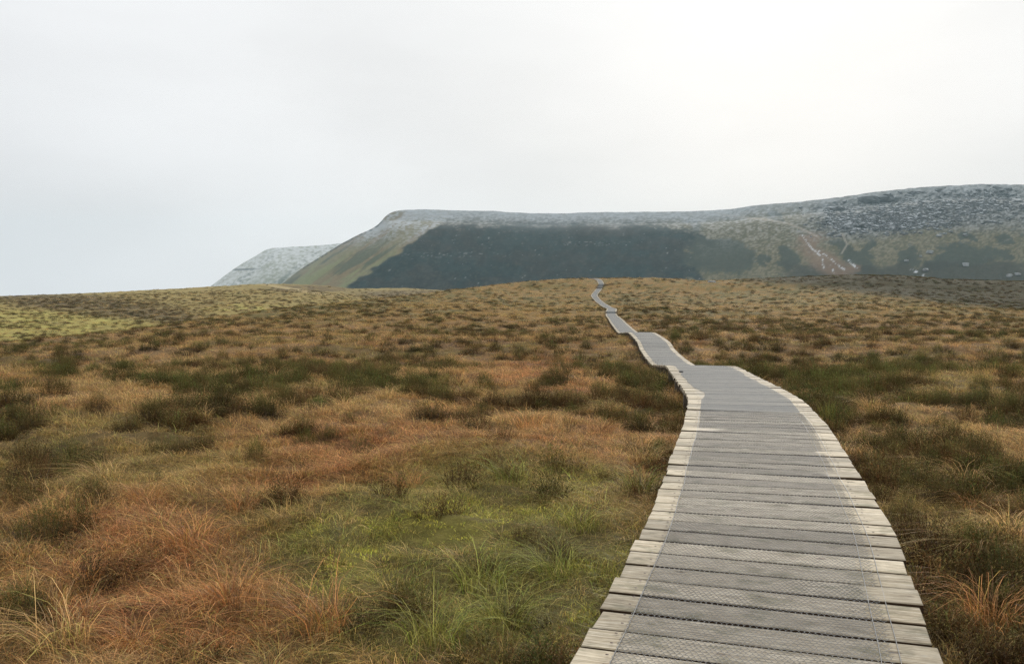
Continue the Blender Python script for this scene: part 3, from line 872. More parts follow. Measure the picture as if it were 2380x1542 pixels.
# across-deck coordinate from the path frame
ys_ = inv[:, 1]
cxp = fX(ys_)
tyv = (fX(ys_ + .25) - fX(ys_ - .25)) / .5
lat = (inv[:, 0] - cxp) / np.sqrt(1 + tyv ** 2)
co[:, 0] = lat; co[:, 1] = ys_; co[:, 2] = 0
na.data.foreach_set('vector', co.reshape(-1))
mf = M_wood.copy(); mf.name = 'weathered_deck_board_far'
tco = [n for n in mf.node_tree.nodes if n.type == 'TEX_COORD'][0]
an = mf.node_tree.nodes.new('ShaderNodeAttribute'); an.attribute_name = 'pco'
for l in list(mf.node_tree.links):
    if l.from_node == tco:
        s = l.to_socket; mf.node_tree.links.remove(l); mf.node_tree.links.new(an.outputs['Vector'], s)
far_me.materials.append(mf)
tag(link('plank', far_me, walk), kind='stuff')

def strip_box(name, mat, lat_off, zt, wd, h, y0, y1, step=0.5):
    y = np.arange(y0, y1, step); x, _, z, tx, ty = fX(y), y, fZs(y), None, None
    e = .25; tx = (fX(y + e) - fX(y - e)) / (2 * e); ln = np.sqrt(1 + tx * tx); nx, ny = 1 / ln, -tx / ln
    rows = []
    for k, (a, b_) in enumerate([(-wd / 2, zt), (wd / 2, zt), (wd / 2, zt - h), (-wd / 2, zt - h)]):
        rows.append(np.stack([x + nx * (lat_off + a), y + ny * (lat_off + a), z + EYE + b_], -1))
    Pm = np.stack(rows, 1)
    me = grid_mesh(name, Pm, mat, wrap=True, smooth=False)
    return me
seg_edges = [-1.0, 9.0, 18.6, 30, 49, 67, 95, 123.4, 160, 190, 227.8]
for lo in (-0.60, 0.0, 0.60):
    link('bearer', strip_box('bearer', M_bearer, lo, -0.052, 0.08, 0.15, -1.0, 227), walk)
# side boards seen under the deck edge where it stands proud of the bog
link('bearer', strip_box('bearer', M_post, -0.655, -0.055, 0.03, 0.12, 11.0, 19.5, 0.3), walk)
link('bearer', strip_box('bearer', M_post, -0.655, -0.055, 0.03, 0.12, 33.0, 49.5, 0.4), walk)
post_me = mesh_from('post', [(sx * .05, sy * .05, z) for z in (-0.75, -0.06) for sx, sy in ((-1, -1), (1, -1), (1, 1), (-1, 1))],
                    [(0, 3, 2, 1), (4, 5, 6, 7), (0, 1, 5, 4), (1, 2, 6, 5), (2, 3, 7, 6), (3, 0, 4, 7)], M_post)
for y in np.arange(1.0, 70, 2.4):
    for lo in (-0.69, 0.69):
        e = .25; tx = float((fX(y + e) - fX(y - e)) / (2 * e)); ln = math.sqrt(1 + tx * tx)
        o = link('post', post_me, walk)
        o.location = (float(fX(y)) + lo / ln, y - lo * tx / ln, float(fZs(y)) + EYE); o.rotation_euler = (0, 0, math.atan2(-tx, 1))
# risers of the steps
for d, h in STEPS:
    x, z = float(fX(d)), float(fZ(d - 0.01))
    tx = float((fX(d + .2) - fX(d - .2)) / .4)
    me = mesh_from('riser', [(sx * W / 2, sy * .025, zz0) for zz0 in (-0.05, h - 0.05) for sx, sy in ((-1, -1), (1, -1), (1, 1), (-1, 1))],
                   [(0, 3, 2, 1), (4, 5, 6, 7), (0, 1, 5, 4), (1, 2, 6, 5), (2, 3, 7, 6), (3, 0, 4, 7)], M_bearer)
    o = link('riser', me, walk); o.location = (x, d - 0.05, z + EYE); o.rotation_euler = (0, 0, math.atan2(-tx, 1))
# nails: two at each board end
V = []; Fc = []
for i in range(0, 150):
    e = .25
    nx, ny = ty_[i], -tx_[i]
    for lo in (-0.61, 0.61):
        for a in (-0.05, 0.05):
            l2 = lo + rp.uniform(-.012, .012); a2 = a + rp.uniform(-.01, .01)
            cx_ = px_[i] + nx * l2 + tx_[i] * a2; cy_ = py_[i] + ny * l2 + ty_[i] * a2; cz_ = fZ(cy_) + EYE
            b = len(V)
            for k in range(6):
                V.append((cx_ + .0085 * math.cos(k * 1.047), cy_ + .0085 * math.sin(k * 1.047), float(cz_) + .0045))
            V.append((cx_, cy_, float(cz_) + .006))
            Fc += [(b + k, b + (k + 1) % 6, b + 6) for k in range(6)]
tag(link('nail_head', mesh_from('nail_head', V, Fc, M_nail), walk), kind='stuff')

# hexagonal wire netting, real wire near the camera
def netting(s0, s1, u0, u1, cell=0.026, rad_=0.00105):
    rowp = cell * 0.92
    nu = int((u1 - u0) / cell); nr = int((s1 - s0) / rowp)
    E = []
    j = np.arange(nr)[:, None]; i = np.arange(nu)[None, :]
    sh = (j % 2) * 0.5
    def jit(a, seed): return a + (_hash(np.floor(a * 3777) , np.floor(a * 1911), seed) - .5) * 0
    ux = u0 + (i + sh) * cell + 0 * j; sa = s0 + j * rowp + 0 * i
    amp = 0.0022
    hu = lambda a, b, k: (vnoise(a / 0.03, b / 0.03, k) - .5) * 0.010
    # twisted segment along the roll from (ux, sa) to (ux, sa+0.4rowp); then a V to the two neighbours of the next row
    A = np.stack([ux, sa], -1).reshape(-1, 2); B = np.stack([ux, sa + 0.42 * rowp], -1).reshape(-1, 2)
    Lf = np.stack([ux - cell / 2, sa + rowp], -1).reshape(-1, 2); Rt = np.stack([ux + cell / 2, sa + rowp], -1).reshape(-1, 2)
    segs = np.concatenate([np.stack([A, B], 1), np.stack([B, Lf], 1), np.stack([B, Rt], 1)], 0)   # (n,2,2)
    rads = np.concatenate([np.full(len(A), rad_ * 1.5), np.full(2 * len(A), rad_)])
    ok = (segs[:, :, 0].min(1) >= u0 - 1e-6) & (segs[:, :, 0].max(1) <= u1)
    segs = segs[ok]; rads = rads[ok]
    # wander of the netting on the boards
    u = segs[..., 0] + hu(segs[..., 0], segs[..., 1], 5) + 0.025 * (vnoise(segs[..., 1] / 0.9, segs[..., 1] * 0, 9) - .5)
    s = segs[..., 1] + hu(segs[..., 0], segs[..., 1], 6)
    x, y, z, tx, ty = path_at(s)
    zl = fZ0(y)
    zl = z + 0.0035 + 0.004 * vnoise(segs[..., 0] / 0.11, segs[..., 1] / 0.09, 7) ** 2
    P3 = np.stack([x + ty * u, y - tx * u, zl + EYE], -1)   # (n,2,3)
    d = P3[:, 1] - P3[:, 0]; d /= np.linalg.norm(d, axis=1, keepdims=True)
    side = np.cross(d, np.array((0, 0, 1.0))); side /= np.linalg.norm(side, axis=1, keepdims=True)
    up = np.array((0, 0, 1.0))
    n = len(P3)
    ring = []
    for e in range(2):
        for a in (90, 210, 330):
            ring.append(P3[:, e] + rads[:, None] * (math.cos(R(a)) * side + math.sin(R(a)) * up))
    VV = np.stack(ring, 1).reshape(-1, 3)
    base = np.arange(n)[:, None] * 6
    q = np.concatenate([base + np.array([[0, 1, 4, 3]]), base + np.array([[1, 2, 5, 4]]), base + np.array([[2, 0, 3, 5]])], 0)
    me = bpy.data.meshes.new('wire_netting')
    me.vertices.add(len(VV)); me.vertices.foreach_set('co', VV.reshape(-1).astype(np.float32))
    me.loops.add(len(q) * 4); me.loops.foreach_set('vertex_index', q.reshape(-1).astype(np.int32))
    me.polygons.add(len(q)); me.polygons.foreach_set('loop_start', np.arange(0, len(q) * 4, 4, dtype=np.int32))
    me.update(calc_edges=True)
    me.materials.append(M_wire)
    return me
sN0 = float(np.interp(2.4, yy, ss)); sN1 = float(np.interp(10.5, yy, ss))
link('wire_netting', netting(sN0, sN1, -0.575, 0.575), walk)
# selvedge wires along the netting's edges
def edge_wire(lo, y0, y1, rad_=0.0026):
    y = np.arange(y0, y1, 0.06); x = fX(y); tx = (fX(y + .2) - fX(y - .2)) / .4; ln = np.sqrt(1 + tx * tx)
    l = lo + 0.018 * (vnoise(y / 0.5, y * 0 + lo, 13) - .5)
    c = np.stack([x + l / ln, y - l * tx / ln, fZ(y) + EYE + 0.005], -1)
    ringp = np.stack([c + np.array((math.cos(R(a)) * rad_, 0, math.sin(R(a)) * rad_)) for a in (90, 210, 330)], 1)
    return grid_mesh('selvedge_wire', ringp, M_wire, wrap=True)
for lo in (-0.577, 0.577, 0.50):
    link('selvedge_wire', edge_wire(lo, 2.4, 10.5), walk)
y = np.concatenate([np.arange(10.5, 70, 0.2), np.arange(70, 255, 0.4)])
x = fX(y); tx = (fX(y + .2) - fX(y - .2)) / .4; ln = np.sqrt(1 + tx * tx)
jag = 0.05 * (vnoise(y / 0.6, y * 0, 15) - .5)
lk = np.clip(1 - np.abs(y - 12.6) / 0.9, 0, 1) * 0.10
Pn = np.stack([np.stack([x + (l) / ln, y - l * tx / ln, fZ(y) + EYE + 0.007], -1) for l in (-0.572 + jag + lk, 0.0 * y, 0.565 + jag)], 1)
link('wire_netting', grid_mesh('wire_netting', Pn, M_sheet), walk)
# the small dark stone lying on the deck edge in the middle distance
lo = -0.55; yv = 16.9; tx = float((fX(yv + .2) - fX(yv - .2)) / .4); ln = math.sqrt(1 + tx * tx)
o = link('stone', rocks[0]); o.location = (float(fX(yv)) + lo / ln, yv - lo * tx / ln, float(fZ(yv)) + EYE + 0.015); o.scale = (.075, .06, .05)
tag(o, 'small dark stone lying on the pale left edge of the boardwalk', 'stone')

# ------------------------------------------------------------------ vegetation prototypes
def blades(seed, n, height, radius, droop, width, lean=(0, 0), col=((1, 1, 1),), hvar=0.4, segs=3, upright=0.0):
    r = np.random.default_rng(seed)
    V = []; Fc = []; C = []
    pal = np.array(col)
    for k in range(n):
        a = r.uniform(0, 2 * math.pi); q = radius * math.sqrt(r.uniform())
        bx, by = q * math.cos(a), q * math.sin(a)
        h = height * (1 - hvar + 2 * hvar * r.uniform())
        la = a + r.normal(0, 0.8)
        lx = math.cos(la) * r.uniform(0.2, 1) * (1 - upright) + lean[0]; ly = math.sin(la) * r.uniform(0.2, 1) * (1 - upright) + lean[1]
        wa = r.uniform(0, math.pi); wx, wy = math.cos(wa) * width / 2, math.sin(wa) * width / 2
        c = pal[r.integers(len(pal))] * min(1.9, math.exp(r.normal(-0.14, 0.58)))
        b = len(V)
        for j in range(segs + 1):
            t = j / segs
            out_ = h * droop * (t ** 1.7) * (0.55 + 0.45 * t)
            zz0 = h * (t - 0.55 * min(droop, 1.3) * t ** 2.4) - 0.02
            f = (1 - 0.55 * t)
            if j < segs:
                V.append((bx + lx * out_ - wx * f, by + ly * out_ - wy * f, zz0)); V.append((bx + lx * out_ + wx * f, by + ly * out_ + wy * f, zz0))
                C += [c * (0.9 + 0.15 * t)] * 2
            else:
                V.append((bx + lx * out_, by + ly * out_, zz0)); C.append(c * 1.08)
        for j in range(segs - 1):
            Fc.append((b + 2 * j, b + 2 * j + 1, b + 2 * j + 3, b + 2 * j + 2))
        Fc.append((b + 2 * segs - 2, b + 2 * segs - 1, b + 2 * segs))
    return V, Fc, np.array(C)

def sprigs(seed, n, height, radius, col, leaf=0.016):
    """a heather bush: upright woody shoots clothed in short scale-like leaves, over a dome"""
    r = np.random.default_rng(seed)
    V = []; Fc = []; C = []
    pal = np.array(col)
    ph = r.uniform(0, 6.28, 3)
    for k in range(n):
        a = r.uniform(0, 2 * math.pi); q = math.sqrt(r.uniform())
        lob = 0.72 + 0.18 * math.sin(2 * a + ph[0]) + 0.14 * math.sin(3 * a + ph[1]) + 0.1 * math.sin(5 * a + ph[2])
        rr = radius * lob * q
        top = height * (1 - 0.75 * q ** 2.2) * r.uniform(0.62, 1.08)
        bx, by = 0.72 * rr * math.cos(a), 0.72 * rr * math.sin(a)
        tx, ty = rr * math.cos(a) + r.normal(0, .03), rr * math.sin(a) + r.normal(0, .03)
        z0 = max(0.0, top - r.uniform(0.13, 0.24))
        c = pal[r.integers(len(pal))] * r.uniform(0.65, 1.35)
        m = int(r.integers(8, 13))
        for j in range(m):
            t = (j + r.uniform()) / m
            x, y, z = lerp(bx, tx, t), lerp(by, ty, t), lerp(z0, top, t)
            la = r.uniform(0, 6.28); el = r.uniform(0.4, 1.2)
            dx, dy, dz = math.cos(la) * math.cos(el), math.sin(la) * math.cos(el), math.sin(el)
            ln = leaf * r.uniform(1.4, 3.0) * (1 - 0.4 * t); w2 = leaf * 0.33
            b = len(V)
            V += [(x - dy * w2, y + dx * w2, z), (x + dy * w2, y - dx * w2, z), (x + dx * ln, y + dy * ln, z + dz * ln)]
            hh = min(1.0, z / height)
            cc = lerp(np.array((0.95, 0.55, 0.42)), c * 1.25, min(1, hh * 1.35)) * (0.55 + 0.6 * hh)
            Fc.append((b, b + 1, b + 2)); C += [cc * r.uniform(.8, 1.2)] * 3
    return V, Fc, np.array(C)

def stems(seed, n, height, radius):
    r = np.random.default_rng(seed); V = []; Fc = []
    for k in range(n):
        a = r.uniform(0, 6.28); q = radius * math.sqrt(r.uniform()); h = height * r.uniform(.5, .9) * (1 - .5 * q / radius)
        p0 = np.array((0.35 * q * math.cos(a), .35 * q * math.sin(a), -.03)); p1 = np.array((.85 * q * math.cos(a), .85 * q * math.sin(a), h))
        b = len(V)
        for p, rd in ((p0, .006), (p1, .002)):
            for g in range(3): V.append(tuple(p + rd * np.array((math.cos(g * 2.09), math.sin(g * 2.09), 0))))
        Fc += [(b + g, b + (g + 1) % 3, b + 3 + (g + 1) % 3, b + 3 + g) for g in range(3)]
    return V, Fc

def veg_mesh(name, data, mat):
    V, Fc, C = data
    me = mesh_from(name, V, Fc, mat)
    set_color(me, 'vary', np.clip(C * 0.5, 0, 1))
    return me

def proto_collection(name, meshes):
    c = bpy.data.collections.new(name)
    for k, m in enumerate(meshes):
        o = bpy.data.objects.new('%s_%02d' % (name, k), m)
        c.objects.link(o)
    return c

mixg = ((1, 1, 1), (1.15, 1.0, .85), (.8, 1.05, .75), (1.25, 1.2, 1.05), (.8, .75, .7))
turf = [veg_mesh('turf', blades(10 + k, 36, 0.07, 0.10, 0.75, 0.0030, (0.1, 0), mixg), M_grass) for k in range(4)]
lax = [veg_mesh('lax', blades(30 + k, 44, 0.135, 0.095, 1.25, 0.0030, (-0.35, 0.1), mixg, 0.55), M_grass) for k in range(5)]
tall = [veg_mesh('tall', blades(50 + k, 12, 0.21, 0.06, 0.75, 0.0026, (-0.2, 0), ((1.1, 1.05, .9), (1, .9, .8), (1.25, 1.2, 1.0)), 0.4, 4), M_grass) for k in range(3)]
mossy = [veg_mesh('mossy', blades(70 + k, 44, 0.035, 0.09, 0.6, 0.0055, (0, 0), ((1, 1, 1), (.8, 1, .7), (1.2, 1.1, .9)), .4, 2), M_grass) for k in range(2)]
grass_col = proto_collection('grass_proto', turf + lax + tall + mossy)
IDX = {'turf': (0, 4), 'lax': (4, 9), 'tall': (9, 12), 'mossy': (12, 14)}
hpal = ((1, 1, 1), (.75, .9, .7), (1.3, 1.35, 1.0), (1.5, 1.0, .8), (.8, .7, .6), (1.0, 1.25, .8))
heath_small = [veg_mesh('hs', sprigs(90 + k, 120, 0.27, 0.25, hpal, 0.0135), M_heath_i) for k in range(4)]
heath_col = proto_collection('heath_proto', heath_small)

def scatter(name, coll, P, rot, scl, idx, colr):
    me = bpy.data.meshes.new(name)
    n = len(P)
    me.vertices.add(n); me.vertices.foreach_set('co', np.asarray(P, np.float32).reshape(-1))
    a = me.attributes.new('rot', 'FLOAT_VECTOR', 'POINT'); a.data.foreach_set('vector', np.asarray(rot, np.float32).reshape(-1))
    a = me.attributes.new('scl', 'FLOAT_VECTOR', 'POINT'); a.data.foreach_set('vector', np.asarray(scl, np.float32).reshape(-1))
    a = me.attributes.new('idx', 'INT', 'POINT'); a.data.foreach_set('value', np.asarray(idx, np.int32))
    a = me.attributes.new('col', 'FLOAT_COLOR', 'POINT')
    c4_ = np.ones((n, 4), np.float32); c4_[:, :3] = np.clip(colr, 0.005, 1); a.data.foreach_set('color', c4_.reshape(-1))
    me.update()
    o = link(name, me)
    ng = bpy.data.node_groups.new(name + '_scatter', 'GeometryNodeTree')
    ng.interface.new_socket('Geometry', in_out='INPUT', socket_type='NodeSocketGeometry')
    ng.interface.new_socket('Geometry', in_out='OUTPUT', socket_type='NodeSocketGeometry')
    Nn = ng.nodes.new; Ln = ng.links.new
    gi = Nn('NodeGroupInput'); go = Nn('NodeGroupOutput')
    ip = Nn('GeometryNodeInstanceOnPoints'); ci = Nn('GeometryNodeCollectionInfo')
    ci.inputs['Collection'].default_value = coll
    ci.inputs['Separate Children'].default_value = True; ci.inputs['Reset Children'].default_value = True
    def na(nm, ty):
        x = Nn('GeometryNodeInputNamedAttribute'); x.data_type = ty; x.inputs['Name'].default_value = nm
        return [s for s in x.outputs if s.enabled and s.name == 'Attribute'][0]
    Ln(gi.outputs[0], ip.inputs['Points']); Ln(ci.outputs[0], ip.inputs['Instance'])
    ip.inputs['Pick Instance'].default_value = True
    Ln(na('idx', 'INT'), ip.inputs['Instance Index'])
    e2 = Nn('FunctionNodeEulerToRotation'); Ln(na('rot', 'FLOAT_VECTOR'), e2.inputs[0]); Ln(e2.outputs[0], ip.inputs['Rotation'])
    Ln(na('scl', 'FLOAT_VECTOR'), ip.inputs['Scale'])
    Ln(ip.outputs[0], go.inputs[0])
    md = o.modifiers.new('scatter', 'NODES'); md.node_group = ng
    return o

def sample_points(n, d0, d1, power, half0=0.62):
    """points in the view wedge; density over area falls as depth**-power beyond d0"""
    u = rng.uniform(size=n)
    if abs(power - 2) < 1e-3: d = d0 * (d1 / d0) ** u
    else:
        e = 2 - power
        d = (d0 ** e + u * (d1 ** e - d0 ** e)) ** (1 / e)
    th = rng.uniform(-1, 1, n) * np.where(d < 7, 0.85, half0)
    return d * np.tan(th), d
def off_deck(X, Y, m=0.0):
    tx = (fX(np.clip(Y, -5, 257) + .3) - fX(np.clip(Y, -5, 257) - .3)) / .6
    return (np.abs(X - fX(np.clip(Y, -5, 257))) / np.sqrt(1 + tx * tx) > W / 2 + m) | (Y > 257)

# ------------------------------------------------------------------ heather bushes one can count
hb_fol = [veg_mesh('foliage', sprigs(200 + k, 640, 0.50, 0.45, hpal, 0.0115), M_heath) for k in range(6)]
hb_stem = [mesh_from('woody_stem', *stems(220 + k, 40, 0.36, 0.40), M_stem) for k in range(3)]
HB = []   # (X, Y, size m, px width, tone, hand label or None)
MAN = [(90, 1270, 190, 'largest dark heather bush at the left picture edge of the foreground'), (30, 1440, 150, None), (60, 1120, 150, None), (200, 1170, 90, None), (50, 1190, 100, None),
       (220, 975, 90, None), (410, 1055, 95, None), (340, 995, 110, None), (520, 958, 120, None), (705, 1040, 90, None), (760, 1035, 80, None),
       (735, 960, 80, 'bright green heather bush in the middle of the left moor'), (960, 925, 110, 'broad heather bush standing in straw grass left of the round one'), (1010, 930, 70, None),
       (1120, 985, 72, 'round dark heather bush standing alone on the red grass'), (1122, 892, 70, None), (1330, 968, 80, 'bushy green heather tuft between the round bush and the boardwalk'),
       (1390, 918, 60, 'dark heather bush with pale straws growing through it'), (1440, 915, 50, None), (1510, 905, 85, 'wide heather bush beside the first bend of the boardwalk'),
       (1550, 890, 70, None), (1572, 962, 60, 'black-green heather bush pressed against the left deck edge'), (1545, 1050, 75, 'dark heather bush in the hollow beside the left deck edge'), (1480, 1050, 60, None),
       (285, 868, 100, None), (480, 855, 60, None), (560, 870, 70, None), (400, 870, 60, None), (1000, 832, 70, None), (1210, 832, 60, None), (1350, 845, 80, None), (1295, 838, 60, None),
       (860, 870, 60, None), (650, 905, 60, None), (120, 940, 120, None), (420, 935, 80, None), (590, 1070, 70, None), (810, 1000, 60, None), (870, 905, 60, None),
       (1800, 890, 70, None), (1850, 900, 80, None), (2110, 930, 85, 'heather bush behind the long straw grass right of the deck'), (2050, 925, 60, None), (1900, 905, 70, None),
       (2200, 1370, 200, 'biggest dark heather bush beside the lower right deck edge'), (2150, 1290, 120, None), (2340, 1200, 130, None), (2280, 1100, 120, None), (2110, 1200, 100, None), (2190, 1170, 110, None),
       (2350, 1110, 100, None), (2090, 1075, 90, None), (2190, 1010, 90, None), (2040, 1010, 70, None), (2330, 990, 90, None), (2260, 1290, 140, None), (2360, 1420, 130, None),
       (2100, 1000, 70, None), (2290, 930, 80, None), (2170, 1090, 90, None), (1960, 1000, 60, None), (2020, 1140, 70, None), (2240, 1470, 120, None), (1860, 935, 60, None)]
for x, y, wpx, lab in MAN:
    X, Y = unproject(x, min(y, 1530))
    X = float(X); Y = float(Y)
    if not off_deck(np.array(X), np.array(Y), 0.25): X += 0.35 * (1 if x > 1700 else -1)
    HB.append([X, Y, (1.3 if Y < 9 else 1.05) * wpx / F * Y, lab])
Xc, Yc = sample_points(9000, 5.0, 95.0, 1.15, 0.60)
zc = terrain(Xc, Yc)
_, g_, m_, h_, r_, dm_, rt_ = zones(Xc, Yc, zc)
ok = (h_ > 0.45) & off_deck(Xc, Yc, 0.35)
cand = list(zip(Xc[ok], Yc[ok]))
def too_close(X, Y, s):
    for q in HB:
        if (q[0] - X) ** 2 + (q[1] - Y) ** 2 < (0.60 * (q[2] + s)) ** 2: return True
    return False
SPARE = []
for X, Y in cand:
    s = random.uniform(0.36, 0.75) * (1 + 0.25 * min(Y / 40, 1))
    if not too_close(X, Y, s) and not (Y < 6.2 and X < 0.5):
        HB.append([float(X), float(Y), s, None])
HB.sort(key=lambda q: -(q[2] / q[1]) if q[3] is None else -9)
def in_frame(q):
    x, y = project(np.array(q[0]), np.array(q[1]), terrain(np.array(q[0]), np.array(q[1])))
    return -60 < x < 2440 and y < 1640
HB = [q for q in HB if in_frame(q)]
HEATHER, REST = HB[:290], HB[290:]

def where(q):
    x, y = project(np.array(q[0]), np.array(q[1]), terrain(np.array(q[0]), np.array(q[1])))
    x = float(x); y = float(y); Y = q[1]
    right = q[0] > float(fX(Y))
    off = abs(q[0] - float(fX(Y)))
    dist = 'in front' if Y < 8 else ('nearby' if Y < 12 else ('midway' if Y < 20 else ('farther back' if Y < 34 else 'far off')))
    if off < 2.0: side = 'beside the right deck edge' if right else 'beside the left deck edge'
    elif right: side = 'right of the boardwalk' if x < 2080 else 'at the right picture edge'
    else: side = 'at the left picture edge' if x < 330 else ('on the left moor' if x < 720 else ('on the central moor' if x < 1150 else 'left of the boardwalk'))
    return x, y, side, dist
from collections import defaultdict
ORD = ['', 'first', 'second', 'third', 'fourth', 'fifth', 'sixth', 'seventh', 'eighth', 'ninth', 'tenth', 'eleventh', 'twelfth', 'thirteenth', 'fourteenth', 'fifteenth', 'sixteenth']
def label_all(items, noun, plural, adj):
    cells = defaultdict(list)
    for k, q in enumerate(items):
        x, y, side, dist = where(q)
        if q[3] is None: cells[(side, dist)].append((k, x, y, q[2] / q[1]))
    labs = {k: q[3] for k, q in enumerate(items) if q[3]}
    picks = [('largest', lambda a: -a[3]), ('leftmost', lambda a: a[1]), ('rightmost', lambda a: -a[1]), ('nearest', lambda a: -a[2]), ('farthest', lambda a: a[2]), ('smallest', lambda a: a[3])]
    for (side, dist), full in cells.items():
        if len(full) == 1:
            labs[full[0][0]] = '%s %s %s %s' % (adj, noun, side, dist); continue
        left = list(full)
        for nm, key in picks:
            b = min(full, key=key)
            if b in left:
                labs[b[0]] = '%s of the %s %s %s' % (nm, plural, side, dist); left.remove(b)
        order = sorted(full, key=lambda a: a[1])
        for b in left:
            n = order.index(b) + 1; m = len(order) - order.index(b)
            e, n = ('left', n) if n <= m else ('right', m)
            if n < len(ORD): labs[b[0]] = '%s from the %s of the %s %s %s' % (ORD[n], e, plural, side, dist)
            else: labs[b[0]] = '%s %s well inside its crowd %s %s' % (adj, noun, side, dist)
    return labs
labs = label_all(HEATHER, 'heather bush', 'dark heather bushes', 'dark green')
rv = random.Random(11)
for k, (X, Y, s, _) in enumerate(HEATHER):
    z = float(terrain(X, Y)) + EYE
    sc = s / 0.80
    near = Y < 13
    tone = rv.random()
    c = lerp(HEATH, HEATHB, 0.1 + 0.85 * tone ** 2) * rv.uniform(0.65, 1.3)
    if labs[k].startswith('bright'): c = np.array((0.055, 0.10, 0.025))
    fm = hb_fol[rv.randrange(6)]
    rz = rv.uniform(0, 6.28); S3 = (sc, sc * rv.uniform(.8, 1.1), min(sc, 1.15) * rv.uniform(0.8, 1.15))
    if near:
        root = bpy.data.objects.new('heather_bush', None); COL.objects.link(root); root.empty_display_size = 0.2
        f = link('foliage', fm, root); f.color = (*c, 1)
        link('woody_stem', hb_stem[rv.randrange(3)], root)
    else:
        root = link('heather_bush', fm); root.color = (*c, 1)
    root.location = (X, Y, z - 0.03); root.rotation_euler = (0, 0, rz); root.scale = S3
    tag(root, labs[k], 'heather', 'heather bushes on the moor')

# ------------------------------------------------------------------ grass tussocks and rushes one can count
tpal = ((1, 1, 1), (1.15, 1.05, .9), (.8, .8, .7), (.75, 1.0, .6), (1.3, 1.25, 1.1))
tus = [veg_mesh('grass_tussock', blades(400 + k, 190, 0.55, 0.15, 1.15, 0.0042, (-0.3 if k % 2 else 0.05, 0), tpal, 0.45, 4), M_tuss) for k in range(4)]
rush = [veg_mesh('rush_clump', blades(420 + k, 130, 0.62, 0.12, 0.45, 0.0045, (-0.1, 0), ((1, 1, 1), (1.5, 1.2, .7), (.7, .9, .6), (1.9, 1.5, .9)), 0.35, 4, 0.3), M_tuss) for k in range(2)]
TU = [(1495, 1140, 'straw and green grass tussock against the left deck edge', 'g'), (1930, 985, 'tall green and straw rush clump against the right deck edge', 'r'), (1555, 1075, 'bleached grass tussock leaning beside the left deck edge hollow', 's'),
      (2090, 905, 'long blond tussock combed over behind the right heather', 's'), (2340, 930, 'blond tussock arching at the right picture edge', 's'), (2300, 1290, 'spiky straw tussock right of the biggest heather bush', 's'),
      (2370, 1250, 'tall pale tussock cut by the right picture edge', 's'), (2260, 1120, None, 's'), (2330, 1450, None, 'b'), (2180, 985, None, 's'), (2290, 1180, None, 'b'), (2020, 960, None, 's'),
      (2220, 1040, None, 's'), (240, 1120, None, 's'), (330, 1180, None, 'b'), (170, 1350, None, 'b'), (560, 1200, None, 'b'), (900, 940, None, 's'), (640, 1010, None, 's'), (460, 985, None, 's'),
      (1180, 1450, 'dark green coarse tussock in the lower middle foreground', 'g'), (1300, 1330, 'dark green coarse tussock left of the near boardwalk', 'g'), (1010, 1500, None, 'g'), (740, 1470, None, 'b'), (1350, 1230, None, 'g'), (950, 1130, None, 'b'),
      (1230, 1010, None, 'b'), (1280, 1030, None, 'b'), (1400, 1010, None, 'b'), (1190, 1140, None, 'g'), (300, 1500, None, 'b'), (120, 1500, None, 's'), (530, 1420, None, 'b'), (430, 1280, None, 'b'),
      (1120, 1350, None, 'g'), (620, 940, None, 's'), (300, 925, None, 's'), (140, 900, None, 's'), (800, 960, None, 's'), (1420, 960, None, 's')]
items = []
for x, y, lab, kd in TU:
    X, Y = unproject(x, min(y, 1530)); X = float(X); Y = float(Y)
    if not off_deck(np.array(X), np.array(Y), 0.18): X += 0.22 * (1 if x > 1700 else -1)
    items.append([X, Y, 0.5, lab, kd])
tl = {}
for k, v in label_all(items, 'grass tussock', 'grass tussocks', 'arching').items(): tl[k] = v
for k, (X, Y, s, _, kd) in enumerate(items):
    me = rush[0] if kd == 'r' else tus[k % 4]
    o = link('rush_clump' if kd == 'r' else 'grass_tussock', me)
    o.location = (X, Y, float(terrain(X, Y)) + EYE - 0.02); o.rotation_euler = (0, 0, rv.uniform(-.5, .5))
    sc = rv.uniform(.65, .95); o.scale = (sc, sc, sc * rv.uniform(.75, 1.0))
    c = {'s': STRAW * 0.95, 'b': lerp(BROWN, RED, .4), 'g': GREEN * 1.0, 'r': np.array((0.17, 0.17, 0.055))}[kd] * rv.uniform(.85, 1.1)
    o.color = (*c, 1)
    tag(o, tl[k], 'rushes' if kd == 'r' else 'grass tussock', None if kd == 'r' else 'grass tussocks on the moor')

